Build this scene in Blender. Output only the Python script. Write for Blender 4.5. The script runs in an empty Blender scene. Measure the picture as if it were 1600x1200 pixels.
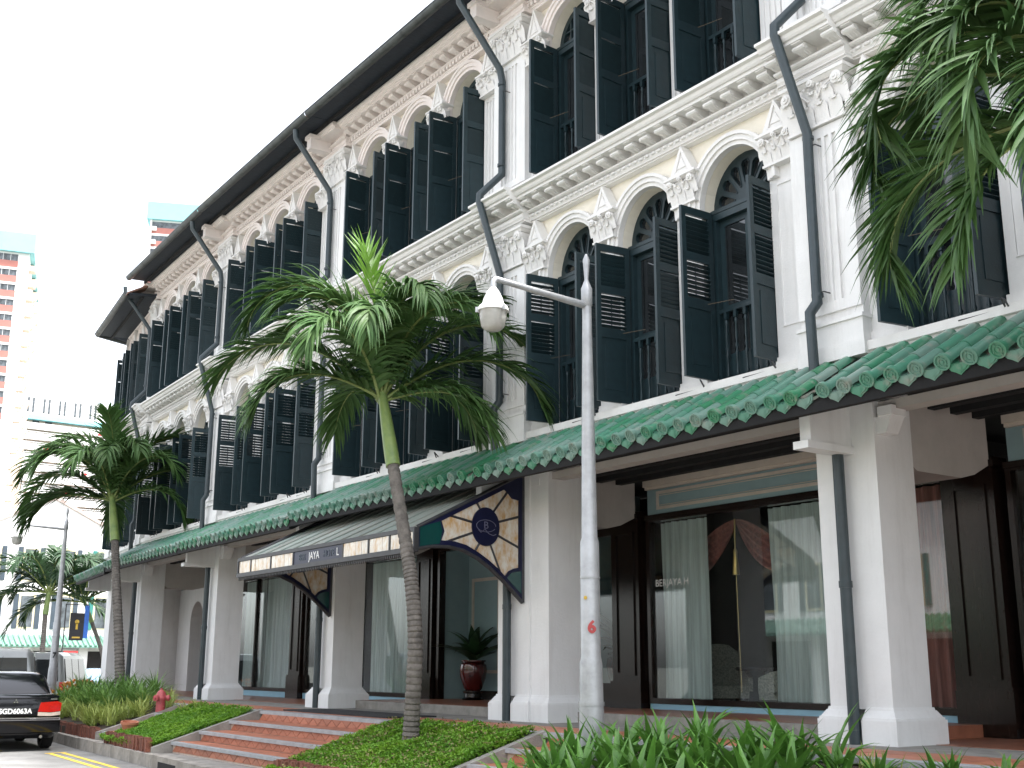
import bpy, bmesh, math, random
from mathutils import Vector, Matrix
random.seed(7)
S = bpy.context.scene
COL = S.collection
PI = math.pi
def R(d): return math.radians(d)

# ------------------------------------------------------------------ camera, sky, sun, exposure
cam = bpy.data.objects.new('camera', bpy.data.cameras.new('camera'))
COL.objects.link(cam)
S.camera = cam
rt = Vector((0.57761824, 0.81629862, 0.00370611)); up = Vector((0.1894922, -0.13849923, 0.97206516)); fw = Vector((-0.79400874, 0.56078029, 0.2346819))
cam.matrix_world = Matrix(((rt.x, up.x, -fw.x, 0), (rt.y, up.y, -fw.y, -10), (rt.z, up.z, -fw.z, .745), (0, 0, 0, 1)))
cam.data.sensor_width = 36; cam.data.lens = 1829.3 / 1600 * 36
cam.data.clip_start = .05; cam.data.clip_end = 4000
W = bpy.data.worlds.new('World'); S.world = W; W.use_nodes = True
nt = W.node_tree; nt.nodes.clear()
sky = nt.nodes.new('ShaderNodeTexSky'); sky.sky_type = 'NISHITA'; sky.sun_disc = False
SUN_EL, SUN_AZ = R(68), R(50)          # azimuth clockwise from +Y: high behind the terrace, so its front is in open shade and the far side of the road is sunlit
sky.sun_elevation = SUN_EL; sky.sun_rotation = SUN_AZ
sky.dust_density = 3; sky.ozone_density = .6; sky.air_density = 1.0
hs = nt.nodes.new('ShaderNodeHueSaturation'); hs.inputs['Saturation'].default_value = .30; hs.inputs['Value'].default_value = 1.0
bg = nt.nodes.new('ShaderNodeBackground'); bg.inputs['Strength'].default_value = .15
wo = nt.nodes.new('ShaderNodeOutputWorld')
nt.links.new(sky.outputs[0], hs.inputs['Color']); nt.links.new(hs.outputs[0], bg.inputs[0]); nt.links.new(bg.outputs[0], wo.inputs[0])
sun = bpy.data.objects.new('sun', bpy.data.lights.new('sun', 'SUN')); COL.objects.link(sun)
sun.data.energy = 2.6; sun.data.angle = R(9); sun.data.color = (1, .98, .95)
sd = Vector((math.sin(SUN_AZ) * math.cos(SUN_EL), math.cos(SUN_AZ) * math.cos(SUN_EL), math.sin(SUN_EL)))
sun.rotation_euler = sd.to_track_quat('Z', 'Y').to_euler()
S.view_settings.view_transform = 'Standard'; S.view_settings.look = 'None'
S.view_settings.exposure = 2.1; S.view_settings.gamma = 1; S.view_settings.use_curve_mapping = False
S.render.engine = 'CYCLES'
S.cycles.max_bounces = 8; S.cycles.transparent_max_bounces = 12

# ------------------------------------------------------------------ materials
def mat(name, col, rough=.7, var=.08, scale=6, bump=0., bscale=60, metal=0, spec=.5, rnd=0., col2=None, dirt=0., trans=0., stretch=None, coat=0.):
    m = bpy.data.materials.new(name); m.use_nodes = True; t = m.node_tree; n = t.nodes; L = t.links
    p = n['Principled BSDF']; p.inputs['Roughness'].default_value = rough; p.inputs['Metallic'].default_value = metal
    p.inputs['Specular IOR Level'].default_value = spec; p.inputs['Coat Weight'].default_value = coat
    tc = n.new('ShaderNodeTexCoord'); mp = n.new('ShaderNodeMapping'); L.new(tc.outputs['Object'], mp.inputs['Vector'])
    if stretch: mp.inputs['Scale'].default_value = stretch
    no = n.new('ShaderNodeTexNoise'); no.inputs['Scale'].default_value = scale; no.inputs['Detail'].default_value = 6; no.inputs['Roughness'].default_value = .65
    L.new(mp.outputs[0], no.inputs['Vector'])
    mx = n.new('ShaderNodeMix'); mx.data_type = 'RGBA'
    c = Vector(col); c2 = Vector(col2) if col2 else c * (1 - 2.2 * var)
    mx.inputs['A'].default_value = (*c, 1); mx.inputs['B'].default_value = (*c2, 1)
    rm = n.new('ShaderNodeMapRange'); rm.inputs['From Min'].default_value = .38; rm.inputs['From Max'].default_value = .68
    L.new(no.outputs['Fac'], rm.inputs['Value']); L.new(rm.outputs[0], mx.inputs['Factor'])
    out = mx.outputs['Result']
    if rnd:
        oi = n.new('ShaderNodeObjectInfo'); mr = n.new('ShaderNodeMapRange'); mr.inputs['To Min'].default_value = 1 - rnd; mr.inputs['To Max'].default_value = 1 + rnd
        L.new(oi.outputs['Random'], mr.inputs['Value'])
        h = n.new('ShaderNodeHueSaturation'); L.new(mr.outputs[0], h.inputs['Value']); L.new(out, h.inputs['Color']); out = h.outputs[0]
    if dirt:
        n2 = n.new('ShaderNodeTexNoise'); n2.inputs['Scale'].default_value = 1.7; n2.inputs['Detail'].default_value = 8; n2.inputs['Roughness'].default_value = .75
        mp2 = n.new('ShaderNodeMapping'); mp2.inputs['Scale'].default_value = (3, 3, .35); L.new(tc.outputs['Object'], mp2.inputs['Vector']); L.new(mp2.outputs[0], n2.inputs['Vector'])
        r2 = n.new('ShaderNodeMapRange'); r2.inputs['From Min'].default_value = .50; r2.inputs['From Max'].default_value = .82; r2.inputs['To Max'].default_value = dirt
        L.new(n2.outputs['Fac'], r2.inputs['Value'])
        m2 = n.new('ShaderNodeMix'); m2.data_type = 'RGBA'; m2.inputs['B'].default_value = (.22, .19, .15, 1)
        L.new(out, m2.inputs['A']); L.new(r2.outputs[0], m2.inputs['Factor']); out = m2.outputs['Result']
    L.new(out, p.inputs['Base Color'])
    if bump:
        nb = n.new('ShaderNodeTexNoise'); nb.inputs['Scale'].default_value = bscale; nb.inputs['Detail'].default_value = 5; L.new(mp.outputs[0], nb.inputs['Vector'])
        b = n.new('ShaderNodeBump'); b.inputs['Strength'].default_value = bump; b.inputs['Distance'].default_value = .02
        L.new(nb.outputs['Fac'], b.inputs['Height']); L.new(b.outputs[0], p.inputs['Normal'])
    if trans:
        tr = n.new('ShaderNodeBsdfTranslucent'); L.new(out, tr.inputs['Color']); ms = n.new('ShaderNodeMixShader'); ms.inputs[0].default_value = trans
        L.new(p.outputs[0], ms.inputs[1]); L.new(tr.outputs[0], ms.inputs[2]); L.new(ms.outputs[0], n['Material Output'].inputs['Surface'])
    return m
M = {}
M['white'] = mat('white_paint', (.76, .757, .745), .75, .03, 3, .15, 40, dirt=.26)
M['trim'] = mat('trim_paint', (.75, .737, .715), .7, .03, 5, .2, 70, dirt=.10)
M['shaded_trim'] = mat('shaded_eaves_trim', (.80, .735, .70), .75, .03, 5, .2, 70, dirt=.10)  # trim white with the pinkish shade under the eaves put into its colour
M['cream'] = mat('cream_paint', (.81, .76, .645), .8, .04, 3, .15, 40, dirt=.08)
M['column'] = mat('column_paint', (.75, .755, .75), .7, .03, 2, .12, 30, dirt=.2)
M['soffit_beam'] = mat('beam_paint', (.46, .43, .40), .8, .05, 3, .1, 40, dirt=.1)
M['shutter'] = mat('shutter_paint', (.013, .030, .036), .42, .12, 9, .08, 50, spec=.45, rnd=.12)
M['pipe'] = mat('pipe_paint', (.030, .046, .053), .4, .12, 8, .05, 60, spec=.5)
M['stay'] = mat('stay_iron', (.10, .075, .05), .5, .1)
M['rod'] = mat('rod_metal', (.12, .14, .15), .4, .1)
M['dark_wood'] = mat('dark_wood', (.016, .009, .007), .13, .3, 4, .1, 40, stretch=(8, 8, 1), spec=.35)
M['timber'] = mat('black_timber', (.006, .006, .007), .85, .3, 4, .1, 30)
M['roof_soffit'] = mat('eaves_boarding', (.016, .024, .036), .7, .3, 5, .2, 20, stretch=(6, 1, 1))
M['gutter'] = mat('gutter_metal', (.060, .070, .068), .45, .25, 6, .1, 40)
M['far_roof'] = mat('far_roof', (.50, .40, .36), .85, .15, 3)
M['roof'] = mat('clay_roof', (.34, .19, .14), .85, .25, 3, .3, 20)
M['blue_wall'] = mat('pale_blue_paint', (.25, .36, .38), .7, .04, 3, .05, 40)
M['blue_dado'] = mat('sky_blue_skirting', (.28, .50, .62), .6, .05, 3)
M['moulding'] = mat('beige_moulding', (.56, .50, .43), .6, .05, 5)
M['concrete'] = mat('concrete', (.30, .285, .26), .9, .18, 4, .4, 50, dirt=.3)
M['nosing'] = mat('grey_nosing', (.36, .37, .38), .85, .12, 8, .3, 60)
M['kerb'] = mat('kerb_concrete', (.36, .335, .30), .9, .22, 3, .5, 40, dirt=.5)
M['terracotta'] = mat('terracotta', (.44, .165, .095), .55, .14, 6, .1, 60, rnd=.16)
M['grout'] = mat('grout', (.60, .50, .43), .9, .1, 10)
M['floor_tile'] = mat('floor_tile', (.34, .13, .075), .35, .15, 3, .08, 30)
M['brick'] = mat('edging_brick', (.23, .085, .055), .9, .25, 14, .5, 60, rnd=.2)
M['asphalt'] = mat('asphalt', (.22, .218, .21), .92, .18, 1.2, .5, 160, dirt=.2)
M['yellow'] = mat('yellow_paint', (.75, .52, .06), .8, .2, 12)
M['ground'] = mat('ground', (.16, .16, .14), .95, .2, .3)
M['soil'] = mat('soil', (.055, .04, .025), .95, .3, 8, .5, 40)
M['lamp_metal'] = mat('lamp_metal', (.40, .41, .42), .42, .12, 6, .08, 30, metal=.35, dirt=.10)
M['lamp_white'] = mat('lamp_white', (.75, .75, .73), .35, .05, 6)
M['red'] = mat('red_paint', (.42, .05, .05), .5, .1, 8)
M['hydrant'] = mat('hydrant_paint', (.42, .075, .085), .55, .15, 14, .1, 40, dirt=.2)
M['trunk'] = mat('palm_trunk', (.155, .14, .125), .95, .25, 9, .6, 40, dirt=.2)
M['shaft'] = mat('palm_shaft', (.20, .27, .08), .45, .2, 5, .05, 30, col2=(.12, .19, .06))
M['rachis'] = mat('palm_rachis', (.17, .22, .06), .5, .15, 6)
M['leaf'] = mat('palm_leaf', (.050, .115, .032), .52, .2, 3, trans=.22, spec=.3, rnd=.22, col2=(.07, .13, .035))
M['leaf_new'] = mat('palm_leaf_young', (.16, .34, .035), .42, .2, 3, trans=.3)
M['leaf_far'] = mat('palm_leaf_far', (.030, .075, .026), .5, .2, 3, trans=.15, rnd=.15)
M['lily'] = mat('lily_leaf', (.12, .28, .045), .38, .2, 4, trans=.22, rnd=.3, col2=(.05, .14, .025))
M['lily_far'] = mat('strap_leaf', (.16, .29, .06), .45, .2, 1.5, trans=.25, col2=(.09, .20, .045))
M['lily_yellow'] = mat('variegated_leaf', (.40, .45, .12), .45, .2, 2, trans=.25, col2=(.20, .30, .06))
M['cover'] = mat('ground_cover_leaf', (.20, .37, .030), .6, .2, 2.5, trans=.3, col2=(.10, .26, .025))
M['cover_dry'] = mat('ground_cover_stalk', (.22, .20, .07), .7, .2, 3)
M['orange'] = mat('orange_petal', (.65, .20, .03), .6, .2, 5)
M['brass'] = mat('brass', (.55, .38, .14), .3, .1, 5, metal=.9)
M['car_black'] = mat('black_car_paint', (.0025, .0025, .004), .14, .1, 3, spec=.3, coat=.35)
M['car_silver'] = mat('silver_car_paint', (.22, .23, .23), .3, .05, 3, metal=.4, coat=.5)
M['car_white'] = mat('grey_van_paint', (.13, .14, .135), .3, .05, 3, coat=.6)
M['car_blue'] = mat('blue_car_paint', (.20, .30, .42), .25, .05, 3, coat=.8)
M['car_glass'] = mat('car_glass', (.012, .016, .018), .06, .1, 3, spec=.9)
M['tyre'] = mat('tyre_rubber', (.012, .012, .012), .85, .2, 20)
M['chrome'] = mat('chrome', (.6, .6, .6), .15, .05, 3, metal=1)
M['tail_red'] = mat('tail_lamp_red', (.50, .008, .006), .12, .1, 20, coat=1.)
M['tail_clear'] = mat('tail_lamp_clear', (.6, .5, .42), .12, .1, 20, coat=1.)
M['plate'] = mat('number_plate', (.012, .013, .014), .4, .1)
M['white_print'] = mat('white_print', (.8, .8, .78), .5, .02)
M['pot'] = mat('red_glaze', (.085, .010, .010), .15, .2, 4, coat=.6)
M['pot_leaf'] = mat('pot_plant_leaf', (.03, .075, .028), .35, .25, 5, trans=.15, rnd=.2)
M['sheer'] = mat('sheer_curtain', (.72, .76, .75), .9, .17, 2.2, trans=.25, stretch=(9, 9, .25))  # vertical tone streaks put fold shading into the cloth colour
M['drape'] = mat('red_drape', (.34, .13, .11), .85, .25, 2.2, stretch=(9, 9, .4))
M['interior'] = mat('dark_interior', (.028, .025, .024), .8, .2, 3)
M['fabric'] = mat('patterned_fabric', (.35, .33, .28), .9, .1, 40, col2=(.10, .10, .10))
M['mat_rubber'] = mat('door_mat', (.035, .035, .038), .95, .2, 30, .5, 80)
M['copper'] = mat('patina_copper', (.27, .335, .305), .55, .2, 2.2, .15, 20, col2=(.33, .30, .26), stretch=(1.6, .3, .3), metal=.0, rnd=.14)
M['iron'] = mat('black_iron', (.040, .040, .044), .5, .2, 8)
M['opal'] = mat('opal_glass', (.64, .61, .54), .15, .1, 5, col2=(.50, .30, .12), rnd=.06, coat=.5, stretch=(2, 2, 1))
M['navy'] = mat('navy_glass', (.008, .010, .038), .35, .1, 3, spec=.3)
M['teal_glass'] = mat('teal_glass', (.005, .055, .050), .12, .1, 3, coat=.6)
M['emblem'] = mat('emblem_lead', (.13, .13, .20), .5, .1, 8)
M['tower_white'] = mat('tower_white', (.84, .83, .81), .85, .04, .3)
M['tower_peach'] = mat('tower_peach', (.72, .60, .50), .85, .05, .5)
M['tower_red'] = mat('tower_red', (.46, .19, .16), .85, .06, .5)
M['cyan'] = mat('cyan_band', (.28, .62, .66), .8, .04, .5)
M['far_window'] = mat('far_window', (.13, .15, .165), .3, .4, 1.5)
M['teal'] = mat('teal_shutter', (.03, .20, .17), .5, .1, 4)
M['navy_shutter'] = mat('navy_shutter', (.045, .065, .085), .5, .1, 4)
M['house_cream'] = mat('house_cream', (.70, .62, .42), .8, .05, 2)
M['banner_dark'] = mat('banner_dark', (.02, .02, .025), .7, .1)
M['banner_blue'] = mat('banner_blue', (.04, .15, .55), .7, .1)
M['flag_red'] = mat('flag_red', (.60, .03, .03), .7, .1)
M['gold'] = mat('gold_print', (.55, .36, .05), .5, .1)

def tile_mat():
    m = bpy.data.materials.new('glazed_green_tile'); m.use_nodes = True; t = m.node_tree; n = t.nodes; L = t.links
    p = n['Principled BSDF']; p.inputs['Roughness'].default_value = .32; p.inputs['Coat Weight'].default_value = .3; p.inputs['Coat Roughness'].default_value = .2
    oi = n.new('ShaderNodeObjectInfo'); cr = n.new('ShaderNodeValToRGB'); e = cr.color_ramp.elements
    e[0].position = 0; e[0].color = (.030, .19, .085, 1); e[1].position = 1; e[1].color = (.17, .26, .22, 1)
    k = e.new(.35); k.color = (.06, .215, .14, 1); k = e.new(.7); k.color = (.115, .235, .185, 1)
    tc = n.new('ShaderNodeTexCoord'); no = n.new('ShaderNodeTexNoise'); no.inputs['Scale'].default_value = 9; no.inputs['Detail'].default_value = 7
    geo = n.new('ShaderNodeNewGeometry'); L.new(geo.outputs['Position'], no.inputs['Vector'])
    mx = n.new('ShaderNodeMix'); mx.data_type = 'RGBA'; mx.inputs['B'].default_value = (.24, .25, .21, 1)
    rm = n.new('ShaderNodeMapRange'); rm.inputs['From Min'].default_value = .55; rm.inputs['From Max'].default_value = .72; rm.inputs['To Max'].default_value = .75
    L.new(oi.outputs['Random'], cr.inputs[0]); L.new(no.outputs['Fac'], rm.inputs['Value']); L.new(rm.outputs[0], mx.inputs['Factor']); L.new(cr.outputs[0], mx.inputs['A'])
    L.new(mx.outputs['Result'], p.inputs['Base Color'])
    b = n.new('ShaderNodeBump'); b.inputs['Strength'].default_value = .25; b.inputs['Distance'].default_value = .01; L.new(no.outputs['Fac'], b.inputs['Height']); L.new(b.outputs[0], p.inputs['Normal'])
    return m
M['tile'] = tile_mat()
M['pan_tile'] = mat('weathered_pan_tile', (.10, .15, .115), .7, .2, 9, .3, 30, col2=(.16, .125, .10))
def glass_mat(name, tint, dark=None, ior=1.5, rough=.01):
    m = bpy.data.materials.new(name); m.use_nodes = True; t = m.node_tree; n = t.nodes; L = t.links
    n.remove(n['Principled BSDF'])
    lw_ = n.new('ShaderNodeLayerWeight'); lw_.inputs['Blend'].default_value = .5      # Schlick reflectance, the same from both sides of the sheet
    pw = n.new('ShaderNodeMath'); pw.operation = 'POWER'; pw.inputs[1].default_value = 5; L.new(lw_.outputs['Facing'], pw.inputs[0])
    fr = n.new('ShaderNodeMath'); fr.operation = 'MULTIPLY_ADD'; f0 = ((ior - 1) / (ior + 1)) ** 2; fr.inputs[1].default_value = 1 - f0; fr.inputs[2].default_value = f0; L.new(pw.outputs[0], fr.inputs[0])
    gl = n.new('ShaderNodeBsdfGlossy'); gl.inputs['Roughness'].default_value = rough; gl.inputs['Color'].default_value = (.95, .97, 1, 1)
    tr = n.new('ShaderNodeBsdfTransparent'); tr.inputs['Color'].default_value = (*tint, 1)
    ms = n.new('ShaderNodeMixShader'); L.new(fr.outputs[0], ms.inputs[0]); L.new(tr.outputs[0], ms.inputs[1]); L.new(gl.outputs[0], ms.inputs[2])
    L.new(ms.outputs[0], n['Material Output'].inputs['Surface'])
    return m
M['glass'] = glass_mat('shop_glass', (.93, .97, .96), ior=1.6)
M['pane'] = mat('window_pane', (.016, .020, .022), .06, .3, 2, spec=1.0)
M['globe'] = mat('lamp_globe', (.55, .54, .50), .18, .1, 6, trans=.35, coat=.5)
M['rubber'] = M['tyre']

# ------------------------------------------------------------------ mesh helpers
class MB:
    def __init__(s): s.v = []; s.f = []
    def add(s, vs, fs):
        o = len(s.v); s.v += [tuple(p) for p in vs]; s.f += [tuple(i + o for i in f) for f in fs]; return s
    def box(s, x0, x1, y0, y1, z0, z1):
        if x0 > x1: x0, x1 = x1, x0
        if y0 > y1: y0, y1 = y1, y0
        if z0 > z1: z0, z1 = z1, z0
        return s.add([(x0, y0, z0), (x1, y0, z0), (x1, y1, z0), (x0, y1, z0), (x0, y0, z1), (x1, y0, z1), (x1, y1, z1), (x0, y1, z1)],
                     [(0, 3, 2, 1), (4, 5, 6, 7), (0, 1, 5, 4), (1, 2, 6, 5), (2, 3, 7, 6), (3, 0, 4, 7)])
    def frustum(s, b, t):                     # b,t = (x0,x1,y0,y1,z)
        vs = [(x, y, q[4]) for q in (b, t) for x, y in ((q[0], q[2]), (q[1], q[2]), (q[1], q[3]), (q[0], q[3]))]
        return s.add(vs, [(0, 3, 2, 1), (4, 5, 6, 7), (0, 1, 5, 4), (1, 2, 6, 5), (2, 3, 7, 6), (3, 0, 4, 7)])
    def prism(s, pts, axis, a, b):            # polygon in the other two axes, extruded along axis from a to b
        n = len(pts)
        def mk(p, t):
            return {'x': (t, p[0], p[1]), 'y': (p[0], t, p[1]), 'z': (p[0], p[1], t)}[axis]
        vs = [mk(p, a) for p in pts] + [mk(p, b) for p in pts]
        fs = [tuple(range(n))[::-1], tuple(range(n, 2 * n))] + [(i, (i + 1) % n, n + (i + 1) % n, n + i) for i in range(n)]
        return s.add(vs, fs)
    def lathe(s, prof, n=12, c=(0, 0, 0), axis='z', a0=0, a1=2 * PI, cap=True):
        full = abs(a1 - a0 - 2 * PI) < 1e-6; m = n if full else n + 1; vs = []
        for r, h in prof:
            for i in range(m):
                a = a0 + (a1 - a0) * i / n; x, y = r * math.cos(a), r * math.sin(a)
                p = {'z': (x, y, h), 'y': (x, h, y), 'x': (h, x, y)}[axis]
                vs.append((p[0] + c[0], p[1] + c[1], p[2] + c[2]))
        fs = []
        for j in range(len(prof) - 1):
            for i in range(n):
                k = (i + 1) % m
                fs.append((j * m + i, j * m + k, (j + 1) * m + k, (j + 1) * m + i))
        if cap and full:
            fs.append(tuple(range(m))[::-1]); fs.append(tuple(range((len(prof) - 1) * m, len(prof) * m)))
        return s.add(vs, fs)
    def tube(s, pts, r, n=8, cap=True):
        pts = [Vector(p) for p in pts]; k = len(pts); rs = r if isinstance(r, (list, tuple)) else [r] * k
        vs = []; t0 = (pts[1] - pts[0]).normalized()
        ref = Vector((0, 0, 1)) if abs(t0.z) < .9 else Vector((1, 0, 0))
        u = t0.cross(ref).normalized(); prev = t0
        for i, p in enumerate(pts):
            a = (p - pts[i - 1]).normalized() if i else t0
            b = (pts[i + 1] - p).normalized() if i < k - 1 else a
            t = (a + b).normalized(); q = prev.rotation_difference(t); u = (q @ u); u = (u - t * u.dot(t)).normalized(); w = t.cross(u); prev = t
            f = 1 / max(.5, t.dot(a))
            for j in range(n):
                an = 2 * PI * j / n; d = u * math.cos(an) + w * math.sin(an)
                if f > 1.02:
                    e = (b - a); e = e.normalized(); d = d + e * d.dot(e) * (f - 1)
                vs.append(p + d * rs[i])
        fs = [(i * n + j, i * n + (j + 1) % n, (i + 1) * n + (j + 1) % n, (i + 1) * n + j) for i in range(k - 1) for j in range(n)]
        if cap: fs += [tuple(range(n))[::-1], tuple(range((k - 1) * n, k * n))]
        return s.add(vs, fs)
    def xf(s, mtx, start=0):
        for i in range(start, len(s.v)): s.v[i] = tuple(mtx @ Vector(s.v[i]))
        return s
    def mesh(s, name, m=None, smooth=None):
        me = bpy.data.meshes.new(name); me.from_pydata(s.v, [], s.f)
        bm = bmesh.new(); bm.from_mesh(me); bmesh.ops.recalc_face_normals(bm, faces=bm.faces); bm.to_mesh(me); bm.free()
        if smooth is not None:
            me.polygons.foreach_set('use_smooth', [True] * len(me.polygons))
            if smooth < 180: me.set_sharp_from_angle(angle=R(smooth))
        if m: me.materials.append(M[m] if isinstance(m, str) else m)
        me.update(); return me
    def raw(s, name, m=None, smooth=False):    # without normal recalculation, for open leaf sheets
        me = bpy.data.meshes.new(name); me.from_pydata(s.v, [], s.f)
        if smooth: me.polygons.foreach_set('use_smooth', [True] * len(me.polygons))
        if m: me.materials.append(M[m]); 
        return me
def inst(name, me, parent=None, loc=(0, 0, 0), rot=(0, 0, 0), scale=(1, 1, 1), label=None):
    o = bpy.data.objects.new(name, me); COL.objects.link(o); o.parent = parent
    o.location = loc; o.rotation_euler = rot; o.scale = scale
    if label: o['label'] = label
    return o
def tag(o, label, cat, group=None, kind=None):
    o['label'] = label; o['category'] = cat
    if group: o['group'] = group
    if kind: o['kind'] = kind
    return o
def thing(name, label, cat, loc=(0, 0, 0), rz=0, group=None, scale=(1, 1, 1)):
    o = inst(name, None, None, loc, (0, 0, rz), scale); o.empty_display_size = .2
    return tag(o, label, cat, group)
def structure(name, mb, m, smooth=None):
    o = inst(name, mb.mesh(name, m, smooth)); o['kind'] = 'structure'; return o
def text_mesh(txt, size, m, depth=.004, spacing=1.0, bold=0.):
    cu = bpy.data.curves.new('text', 'FONT'); cu.body = txt; cu.size = size; cu.extrude = depth; cu.align_x = 'CENTER'; cu.align_y = 'CENTER'; cu.space_character = spacing
    o = bpy.data.objects.new('text', cu); COL.objects.link(o)
    dg = bpy.context.evaluated_depsgraph_get(); dg.update()
    me = bpy.data.meshes.new_from_object(o.evaluated_get(dg)); me.materials.clear(); me.materials.append(M[m])
    bpy.data.objects.remove(o)
    if bold:                                   # thicken the strokes with shifted copies
        vs = [v.co.copy() for v in me.vertices]; fs = [tuple(p.vertices) for p in me.polygons]; mb = MB()
        for i, (dx, dy) in enumerate(((0, 0), (bold, 0), (-bold, 0), (0, bold), (0, -bold))): mb.add([(v.x + dx, v.y + dy, v.z + i * .0006) for v in vs], fs)
        me = mb.mesh('text', m)
    return me
def copy_tree(o, parent=None):
    c = o.copy(); COL.objects.link(c); c.parent = parent
    for ch in list(o.children): copy_tree(ch, c)
    return c

# ------------------------------------------------------------------ ground, road, kerb
KERB = [(20, -4.9), (-6, -4.05), (-15, -3.72), (-19, -3.5), (-24, -3.25), (-28, -2.95), (-31, -2.35), (-34, -1.45), (-37, -.3), (-40, 1.1), (-46, 4.5), (-54, 9.5)]   # the kerb line bends with the terrace
def strip(mb, line, d0, d1, z):
    for i in range(len(line) - 1):
        (xa, ya), (xb, yb) = line[i], line[i + 1]
        mb.add([(xa, ya + d0, z), (xb, yb + d0, z), (xb, yb + d1, z), (xa, ya + d1, z)], [(0, 1, 2, 3)])
structure('ground', MB().box(-1500, 1500, -1500, 1500, -1.2, -.9), 'ground')
mb = MB(); strip(mb, KERB, .05, -13, -.82); mb.add([(-54, 9.55, -.82), (-64, 16, -.82), (-64, -14, -.82), (-54, -3.5, -.82)], [(0, 1, 2, 3)]); structure('road', mb, 'asphalt')
mb = MB()
for d in (-.42, -.66):
    for i in range(1, 3):
        a, b = KERB[i], KERB[i + 1]
        mb.add([(a[0], a[1] + d, -.815), (b[0], b[1] + d, -.815), (b[0], b[1] + d - .09, -.815), (a[0], a[1] + d - .09, -.815)], [(0, 1, 2, 3)])
    a, b = KERB[3], (-23.0, -3.3)
    mb.add([(a[0], a[1] + d, -.815), (b[0], b[1] + d, -.815), (b[0], b[1] + d - .09, -.815), (a[0], a[1] + d - .09, -.815)], [(0, 1, 2, 3)])
mb.add([(-23.1, -3.7, -.811), (-23.0, -3.7, -.811), (-22.9, -4.1, -.811), (-23.0, -4.1, -.811)], [(0, 1, 2, 3)])
mb.add([(-24.1, -4.6, -.811), (-23.98, -4.6, -.811), (-23.7, -6.4, -.811), (-23.82, -6.4, -.811)], [(0, 1, 2, 3)])
o = structure('road_marking', mb, 'yellow')
# kerb of separate stones
kerb = inst('kerb', None); kerb['kind'] = 'structure'
for i in range(len(KERB) - 1):
    a, b = Vector(KERB[i]), Vector(KERB[i + 1]); L = (b - a).length; n = max(1, round(L / 1.25)); ang = math.atan2(b.y - a.y, b.x - a.x)
    if KERB[i][0] > 0: continue
    kme = MB().box(.006, L / n - .006, -.18, 0, -.9, -.62)
    kmesh = kme.mesh('kerb_stone', 'kerb')
    for j in range(n):
        p = a + (b - a) * j / n
        inst('kerb_stone', kmesh, kerb, (p.x, p.y, random.uniform(-.006, .006)), (0, 0, ang), (1, 1, 1))
# drain mouth: black plate on the kerb face, the hollow's shade put into its colour
o = inst('drain_inlet', MB().box(0, .9, -.05, .006, -.815, -.70).mesh('drain_inlet', 'timber'), None, (-17.7, -3.5715, 0), (0, 0, math.atan2(.22, -4))); tag(o, 'dark drain opening in the kerb below the steps', 'drain')
# pavement strip behind the kerb, terrace floor
mb = MB(); strip(mb, KERB, .0, 3.0, -.635); structure('pavement', mb, 'concrete')
def bend(x):   # the terrace front line: straight to -19.75, then curving away
    pts = [(20, 0), (-19.75, 0), (-25.85, .11), (-31.95, .33), (-36.8, .93), (-60, 6.5)]
    for i in range(len(pts) - 1):
        if pts[i][0] >= x >= pts[i + 1][0]:
            t = (x - pts[i][0]) / (pts[i + 1][0] - pts[i][0]); return pts[i][1] + t * (pts[i + 1][1] - pts[i][1])
    return 0
FR = [(x, bend(x)) for x in (8, -19.75, -25.85, -31.95, -37.3)]
floor = inst('terrace_floor', None); floor['kind'] = 'structure'
def slab(line, d0, d1, z0, z1):
    mb = MB()
    for i in range(len(line) - 1):
        (xa, ya), (xb, yb) = line[i], line[i + 1]
        mb.add([(xa, ya + d0, z0), (xb, yb + d0, z0), (xb, yb + d1, z0), (xa, ya + d1, z0), (xa, ya + d0, z1), (xb, yb + d0, z1), (xb, yb + d1, z1), (xa, ya + d1, z1)],
               [(0, 1, 2, 3), (4, 5, 6, 7), (0, 1, 5, 4), (2, 3, 7, 6), (1, 2, 6, 5), (0, 3, 7, 4)])
    return mb
inst('floor_slab', slab(FR, -1.5, 5.5, -.66, -.012).mesh('floor_slab', 'concrete'), floor)
inst('grey_border', slab(FR, -.55, .5, -.012, 0).mesh('grey_border', 'concrete'), floor)
inst('nosing', slab(FR, -1.56, -1.36, -.05, .002).mesh('nosing', 'nosing'), floor)
tl = MB().box(.004, .396, .004, .396, -.012, .001).mesh('tile', 'terracotta')
x = -1.2; k = 0
while x > -34:
    for r in (0, 1):
        if k < 200: inst('tile', tl, floor, (x - .4, bend(x) - 1.35 + r * .4, random.uniform(-.001, .001)))
    k += 1; x -= .4
# inner walkway: raised behind the columns of the two right-hand bays, flush further left
mb = slab([(-1, 0), (-8.0, 0)], .5, 2.3, -.012, .004); mb2 = slab([(-8.0, 0), (-19.9, 0)], .5, 4.2, -.012, .135)
inst('walkway', mb.mesh('walkway', 'floor_tile'), floor)
inst('walkway', slab([(-8, 0), (-19.9, 0)], .56, 4.2, .0, .14).mesh('walkway', 'floor_tile'), floor)
inst('walkway_riser', slab([(-8, 0), (-19.9, 0)], .45, .56, 0, .138).mesh('walkway_riser', 'concrete'), floor)
inst('walkway', slab(FR[1:], .5, 2.3, -.012, .004).mesh('walkway', 'floor_tile'), floor)
o = inst('door_mat', MB().box(-19.2, -15.6, -1.2, -.35, .0, .022).mesh('door_mat', 'mat_rubber')); tag(o, 'black rubber mat lying at the top of the steps', 'door mat')

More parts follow.
